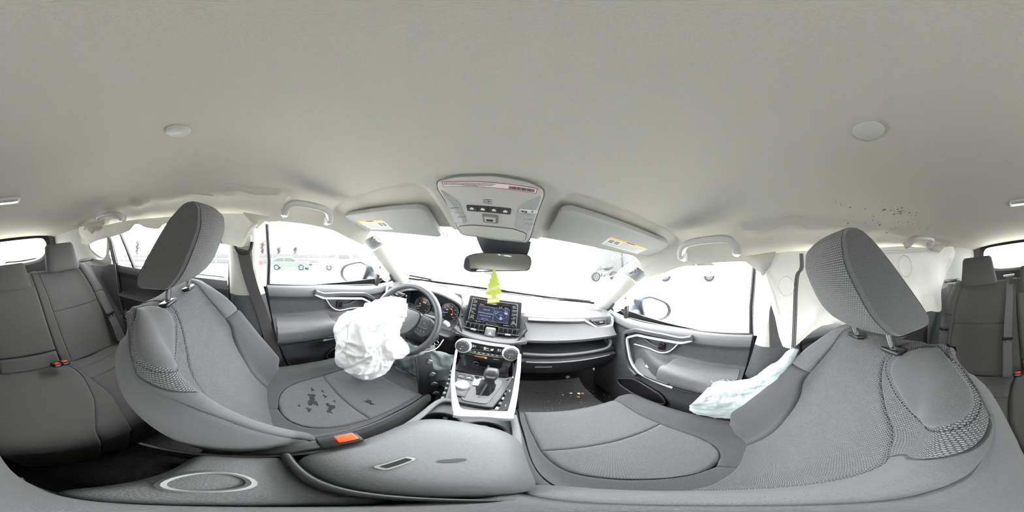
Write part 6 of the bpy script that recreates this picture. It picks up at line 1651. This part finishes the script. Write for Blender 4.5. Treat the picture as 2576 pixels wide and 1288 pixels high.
cr.build('dry_grass', 'grey_trim', None, 'bits of dry grass on the driver mat', 'grass', kind='stuff')
# rear floor papers
F1 = frame((.005, -.303, floor_z(0, -.3) + .004), (.85, .5, 0), v=(-.5, .85, 0))
t1 = MB().slab([(-.017, -.016), (.015, -.018), (.018, .016), (-.013, .018)], F1, .0015).build('paper_tag', 'paper', None, 'small blank cream tag on the rear floor', 'paper tag', 'tags on the rear floor')
F2 = frame((.147, -.170, -.995), (.10, .99, 0), v=(-.99, .10, 0))
t2 = thing('paper_tag', 'larger printed cream tag on the rear floor behind the passenger seat', 'paper tag', (.147, -.17, -.995), 'tags on the rear floor')
MB().slab([(-.042, -.012), (.045, -.008), (.040, .010), (-.040, .012)], F2, .0015, 0, .004).build('card', 'paper', t2)
MB().slab([(-.03, -.006), (.0, -.006), (.0, .006), (-.03, .006)], F2, .0005, 0, .0046).build('print_block', 'ink_grey', t2)
rows = [[(x, y, floor_z(x, y) + .006) for x in np.linspace(-.56, -.14, 12)] for y in np.linspace(-.55, -.12, 12)]
MB().sheet(rows, .006, (0, 0, 1)).build('floor_mat', 'mat_rib', None, 'black rear floor mat behind the driver seat', 'floor mat')
# keys
ky = thing('key_bunch', 'bunch of keys with a pale tag hanging from the ignition', 'keys', (-.20, .63, -.50))
MB().rbox((-.205, .625, -.418), (.014, .010, .030), .004).build('key_fob', 'graphite', ky)
MB().tube([(-.203 + .010*math.cos(a), .622, -.446 + .012*math.sin(a)) for a in np.linspace(0, 2*PI, 16, endpoint=False)], .0018, 6, closed=True).build('split_ring', 'chrome', ky)
MB().slab([(.012*math.cos(a), .016*math.sin(a)) for a in np.linspace(0, 2*PI, 20, endpoint=False)], frame((-.213, .615, -.478), (1, .3, 0), v=(0, 0, 1)), .002).build('pale_tag', 'lamp_plastic', ky)
MB().tube(smooth_path([(-.206, .62, -.455), (-.218, .61, -.478), (-.245, .60, -.492), (-.285, .595, -.496)], 16), .0022, 6).build('strap', 'lamp_plastic', ky)
MB().tube([(-.205, .640, -.430), (-.300, .675, -.43)], .003, 6).build('key_blade', 'metal', ky)
# debris pulled up on the driver door sill
# =================================================================== OUTSIDE (the car leans against the level ground)
G = np.array(ROT, float)       # level world -> car axes
def lv(x, y, z): return tuple(G @ np.array([x, y, z]) + np.array([.05, 0, 0]))
GZ = -1.62
rows = [[lv(x, y, GZ) for x in np.linspace(-70, 70, 29)] for y in np.linspace(-70, 70, 29)]
MB().grid(rows).build('ground', 'ground', None, 'pale bare ground of the yard', 'ground', kind='structure')
MB().sheet([[(.72*k, y, -.335 - (y - 1.25)*.09 - .05*k*k) for k in np.linspace(-1, 1, 13)] for y in np.linspace(1.26, 2.15, 8)], .02, (0, 0, -1)).build('trim_90', 'body_paint', None, 'grey bonnet beyond the windscreen', 'bonnet', kind='structure')
def lvb(m):   # tilt a level-world mesh builder into car axes
    m.v = [lv(*p) for p in m.v]; return m
def wheel(t_, x, y, r, axis, tag_='wheel'):
    c = (x, y, GZ + r); w_ = lvb(MB().lathe([(.6*r, -.09), (r*.95, -.09), (r, -.05), (r, .05), (r*.95, .09), (.6*r, .09)], c, axis, 28)).build('tyre', 'tyre', t_)
    lvb(MB().lathe([(.0001, .07), (.15*r, .08), (.6*r, .09), (.6*r, -.09), (.0001, -.05)], c, axis, 24)).build('wheel_disc', 'rim_grey', w_)
    for k in range(5):
        a = 2*PI*k/5; u_ = np.array([math.cos(a)*axis[1]*-1, math.cos(a)*axis[0], math.sin(a)])
        lvb(MB().lathe([(.0001, .10), (.10*r, .10), (.11*r, .085)], np.array(c) + u_*r*.35, axis, 8)).build('wheel_hole', 'tyre', w_)
def vehicle(nm, label, prof, glassp, y0, wd, origin, ang, paint, wheels, parts=None):
    """side profile (along, up) with window band, placed in the yard"""
    t_ = thing(nm, label, 'car', lv(origin[0], origin[1], GZ), 'vehicles in the yard')
    ca, sa = math.cos(ang), math.sin(ang)
    def W3(a, c, z): return (origin[0] + a*ca - c*sa, origin[1] + a*sa + c*ca, GZ + z)
    P = round_poly(prof, .12, 4); n = len(P); m = MB()
    loops = [[W3(a, -wd/2 + e, z) for a, z in P] for e in (.0, wd)]
    cenA = sum(p[0] for p in P)/n; cenZ = sum(p[1] for p in P)/n
    def shr(k, e): return [W3(cenA + (a-cenA)*k, e, cenZ + (z-cenZ)*k) for a, z in P]
    m.grid([shr(.97, -wd/2), shr(1.0, -wd/2 + .08), shr(1.0, wd/2 - .08), shr(.97, wd/2)], close_u=True); m.f.append(tuple(range(n))); m.f.append(tuple(3*n + i for i in range(n)))
    b_ = lvb(m).build('body', paint, t_)
    for gp in glassp:
        g2 = round_poly(gp, .05, 3)
        for e in (-wd/2 - .004, wd/2 + .004):
            q = MB(); q.add([W3(a, e, z) for a, z in g2], [tuple(range(len(g2)))]); lvb(q).build('side_window', 'car_glass', t_)
    ax = (-sa, ca, 0)
    for a in wheels:
        for e in (-wd/2 + .09, wd/2 - .09):
            p = W3(a, e, 0); wheel(t_, p[0], p[1], .34, ax)
    return t_, W3
prof1 = [(-2.3, .35), (2.2, .30), (2.35, .62), (2.2, .92), (1.1, 1.02), (.35, 1.52), (-1.2, 1.55), (-2.2, 1.05), (-2.35, .7)]
gl1 = [[(-1.75, 1.02), (-.55, 1.02), (-.55, 1.42), (-1.15, 1.42)], [(-.45, 1.02), (.75, 1.02), (.25, 1.40), (-.45, 1.42)]]
# across the yard, seen through the driver window
vA, W1 = vehicle('parked_car', 'wrecked sage green car with a torn off front bumper', prof1, gl1, 0, 1.8, (-18.7, 3.84), math.radians(74), 'car_sage', (1.42, -1.35))
lvb(MB().rbox(W1(2.3, .3, .35), (.5, 1.5, .35), .08, rot=Euler((.2, .3, 1.0)).to_matrix())).build('hanging_bumper', 'car_sage', vA); lvb(MB().rbox(W1(2.5, -.4, .62), (.25, .35, .2), .05)).build('broken_lamp', 'tyre', vA)
prof2 = [(-2.7, .55), (2.6, .5), (2.75, .8), (2.6, 1.1), (1.3, 1.2), (.7, 1.85), (-.7, 1.85), (-.9, 1.2), (-2.75, 1.2)]
vehicle('parked_pickup', 'white pickup truck parked beyond the wreck', prof2, [[(-.55, 1.28), (.85, 1.28), (.5, 1.75), (-.55, 1.75)]], 0, 1.9, (-16.4, 9.65), math.radians(64.5), 'car_white', (1.7, -1.6))
vehicle('parked_car', 'red car parked far left across the yard', prof1, gl1, 0, 1.8, (-25.0, -1.2), math.radians(90), 'car_red', (1.42, -1.35))
# beside the passenger door
vehicle('parked_car', 'white car parked close beside the passenger door', prof1, gl1, 0, 1.8, (9.7, 5.2), math.radians(118), 'car_white', (1.42, -1.35))
# fence and trees behind on the driver side
fz = thing('fence', 'pale panel fence along the yard behind the driver side', 'fence', lv(-30, -18, GZ))
fa, fb_ = np.array([-34., 30.]), np.array([-30., -46.])
nseg = 20
for k in range(nseg):
    p = fa + (fb_ - fa)*k/nseg; q = fa + (fb_ - fa)*(k+1)/nseg
    c = (p + q)/2; L_ = np.linalg.norm(q - p); an = math.atan2(*(q - p)[::-1])
    for z in (.55, 1.6): lvb(MB().rbox((c[0], c[1], GZ + z), (L_*.98, .05, .95), .01, rot=Euler((0, 0, an)).to_matrix(), k=1)).build('fence_panel', 'fence', fz)
    lvb(MB().rbox((p[0], p[1], GZ + 1.15), (.14, .14, 2.3), .02, k=1)).build('fence_post', 'metal', fz)
def tree(x, y, h, kind, label):
    t_ = thing('yard_tree', label, 'tree', lv(x, y, GZ), 'trees beyond the fence'); rnd = random.Random(int(abs(x*7 + y*3)))
    lvb(MB().tube([(x, y, GZ), (x + .1, y, GZ + h*.35), (x, y + .1, GZ + h*.9)], [.16, .11, .02], 7)).build('trunk', 'bark', t_)
    if kind == 'conifer':
        m = MB()
        for k in range(14):
            z = GZ + h*(.15 + .06*k); r = h*.19*(1 - k/15)
            m.lathe([(.02, h*.10), (r*.55, h*.03), (r, -.05), (r*.4, .0)], (x, y, z), (0, 0, 1), 14)
        m.v = [(a + rnd.uniform(-.12, .12), b + rnd.uniform(-.12, .12), c) for a, b, c in m.v]; lvb(m).build('foliage', 'conifer', t_)
    else:
        m = MB()
        for k in range(150):
            a = rnd.uniform(0, 6.28); z0 = GZ + h*rnd.uniform(.25, .8); l = h*rnd.uniform(.15, .34); d = np.array([math.cos(a)*.75, math.sin(a)*.75, rnd.uniform(.4, 1)])
            p = np.array([x, y, z0]); e = p + d*l; m.tube([p, (p + e)/2 + (0, 0, .1), e], [.05, .03, .008], 4)
            for q in range(5):
                s_ = p + (e - p)*rnd.uniform(.4, .95); m.tube([s_, s_ + np.array([rnd.uniform(-1, 1), rnd.uniform(-1, 1), rnd.uniform(.2, 1)])*l*.35], [.02, .006], 4)
        lvb(m).build('branches', 'twig', t_)
for x, y, h, kd, lb in ((-38, -34, 7.5, 'bare', 'bare tree beyond the fence, its crown seen through the corner window'), (-40, -20, 8, 'conifer', 'tall narrow conifer beyond the fence'), (-39, -25, 5.5, 'bare', 'bushy bare tree next to the tall conifer'), (-42, 1.6, 6, 'bare', 'bare tree beyond the fence behind the red car'), (-42, 5.9, 4.6, 'bare', 'low bare tree left of the wrecked car'), (-42, 10.2, 4.4, 'bare', 'low bare tree above the wrecked car')):
    tree(x, y, h, kd, lb)
# things ahead, seen low in the windscreen on the passenger side
mc = thing('motorcycle', 'motorcycle standing in front of a shed ahead of the car', 'motorcycle', lv(5.7, 8.9, GZ))
for d in (-.68, .68): wheel(mc, 5.7 + d, 8.9, .31, (0, -1, 0))
lvb(MB().tube([(5.12, 8.9, GZ + .75), (5.45, 8.9, GZ + .90), (5.72, 8.9, GZ + .84)], [.05, .15, .08], 10)).build('fuel_tank', 'rim_grey', mc)
lvb(MB().tube([(5.68, 8.9, GZ + .80), (5.95, 8.9, GZ + .78), (6.35, 8.9, GZ + .86)], [.10, .12, .06], 10)).build('saddle', 'tyre', mc)
lvb(MB().rbox((5.62, 8.9, GZ + .45), (.45, .26, .36), .06, k=2)).build('engine', 'rim_grey', mc)
for e in (-.1, .1): lvb(MB().tube([(5.02, 8.9 + e, GZ + .31), (5.28, 8.9 + e, GZ + 1.0)], .03, 6)).build('fork_leg', 'rim_grey', mc)
lvb(MB().tube([(5.6, 8.75, GZ + .35), (6.0, 8.72, GZ + .28), (6.5, 8.72, GZ + .36)], .05, 8)).build('exhaust', 'rim_grey', mc)
lvb(MB().tube([(5.45, 8.5, GZ + 1.08), (5.3, 8.7, GZ + 1.06), (5.28, 8.9, GZ + 1.02), (5.3, 9.1, GZ + 1.06), (5.45, 9.3, GZ + 1.08)], .025, 6)).build('handlebar', 'rim_grey', mc)
lvb(MB().ball((5.10, 8.9, GZ + .92), (.10, .11, .11), 14, 8)).build('headlamp', 'lens', mc)
sd = thing('shed', 'small pale shed with a dark doorway ahead of the car', 'shed', lv(9.0, 11.5, GZ))
lvb(MB().rbox((9.0, 11.5, GZ + 1.2), (3.4, 2.6, 2.4), .03, k=1)).build('walls', 'fence', sd); lvb(MB().rbox((9.0, 11.5, GZ + 2.5), (3.8, 3.0, .16), .03, k=1)).build('roof', 'metal', sd); lvb(MB().rbox((8.7, 10.18, GZ + 1.0), (1.1, .08, 2.0), .01, k=1)).build('doorway', 'car_glass', sd)

# =================================================================== WIPERS, CABLES, LOOSE LINING
def wiper(nm, label, pts, grp):
    t_ = thing(nm, label, 'wiper', pts[0], grp); P = smooth_path(pts, 16)
    MB().tube(P, .007, 6, flat=(.008, .005)).build('wiper_arm', 'black', t_); MB().sheet([[p + (0, .004, -.012) for p in P], [p + (0, .0, .0) for p in P]], .003, (0, 1, 0)).build('wiper_blade', 'black', t_)
wiper('windscreen_wiper', 'black wiper lying at the foot of the windscreen before the driver', [(-.72, 1.10, -.262), (-.64, 1.15, -.268), (-.55, 1.18, -.272)], 'windscreen wipers')
wiper('windscreen_wiper', 'black wiper lying at the foot of the windscreen before the passenger', [(.40, 1.19, -.276), (.55, 1.15, -.272), (.66, 1.08, -.268)], 'windscreen wipers')
wiper('rear_wiper', 'black wiper along the lower edge of the rear window', [(.0, -1.83, -.098), (-.02, -1.83, -.078), (-.16, -1.83, -.086), (-.36, -1.82, -.078)], 'rear wiper')
for k, (dz, lb) in enumerate(((0, 'uppermost'), (-.35, 'middle'), (-.7, 'lowest'))):
    a, b = np.array([-30, -14, 3.2 + dz]), np.array([-30, 26, 3.6 + dz]); P = [a + (b - a)*t - np.array([0, 0, 6.5*t*(1 - t)]) for t in np.linspace(0, 1, 24)]
    lvb(MB().tube(P, .012, 5)).build('overhead_cable', 'rim_grey', None, '%s of the sagging cables above the yard' % lb, 'cable', 'overhead cables')
def lflap(pts, sg, label):
    a, b, c = [np.array(p) for p in pts]; rows = []
    for t in np.linspace(0, 1, 8):
        l, r = a + (b - a)*t, c + (b - c)*t; rows.append([l + (r - l)*k + np.array([-sg*.012*math.sin(PI*t)*math.sin(PI*k), 0, 0]) for k in np.linspace(0, 1, 8)])
    MB().sheet(rows, .003, (-sg, 0, 0)).build('lining_flap', 'headliner', None, label, 'torn lining', 'torn flaps of roof lining')
lflap([(.628, .10, .072), (.622, .012, .004), (.612, -.03, .090)], 1, 'torn flap of roof lining behind the passenger front window')
lflap([(.606, -.84, .135), (.596, -.962, .092), (.596, -1.10, .155)], 1, 'torn flap of roof lining above the passenger side rear seat')
lflap([(-.628, .06, .075), (-.622, .006, .022), (-.612, -.05, .092)], -1, 'torn flap of roof lining behind the driver window')
lflap([(-.606, -.86, .132), (-.596, -.985, .076), (-.592, -1.10, .158)], -1, 'torn flap of roof lining above the driver side rear seat')
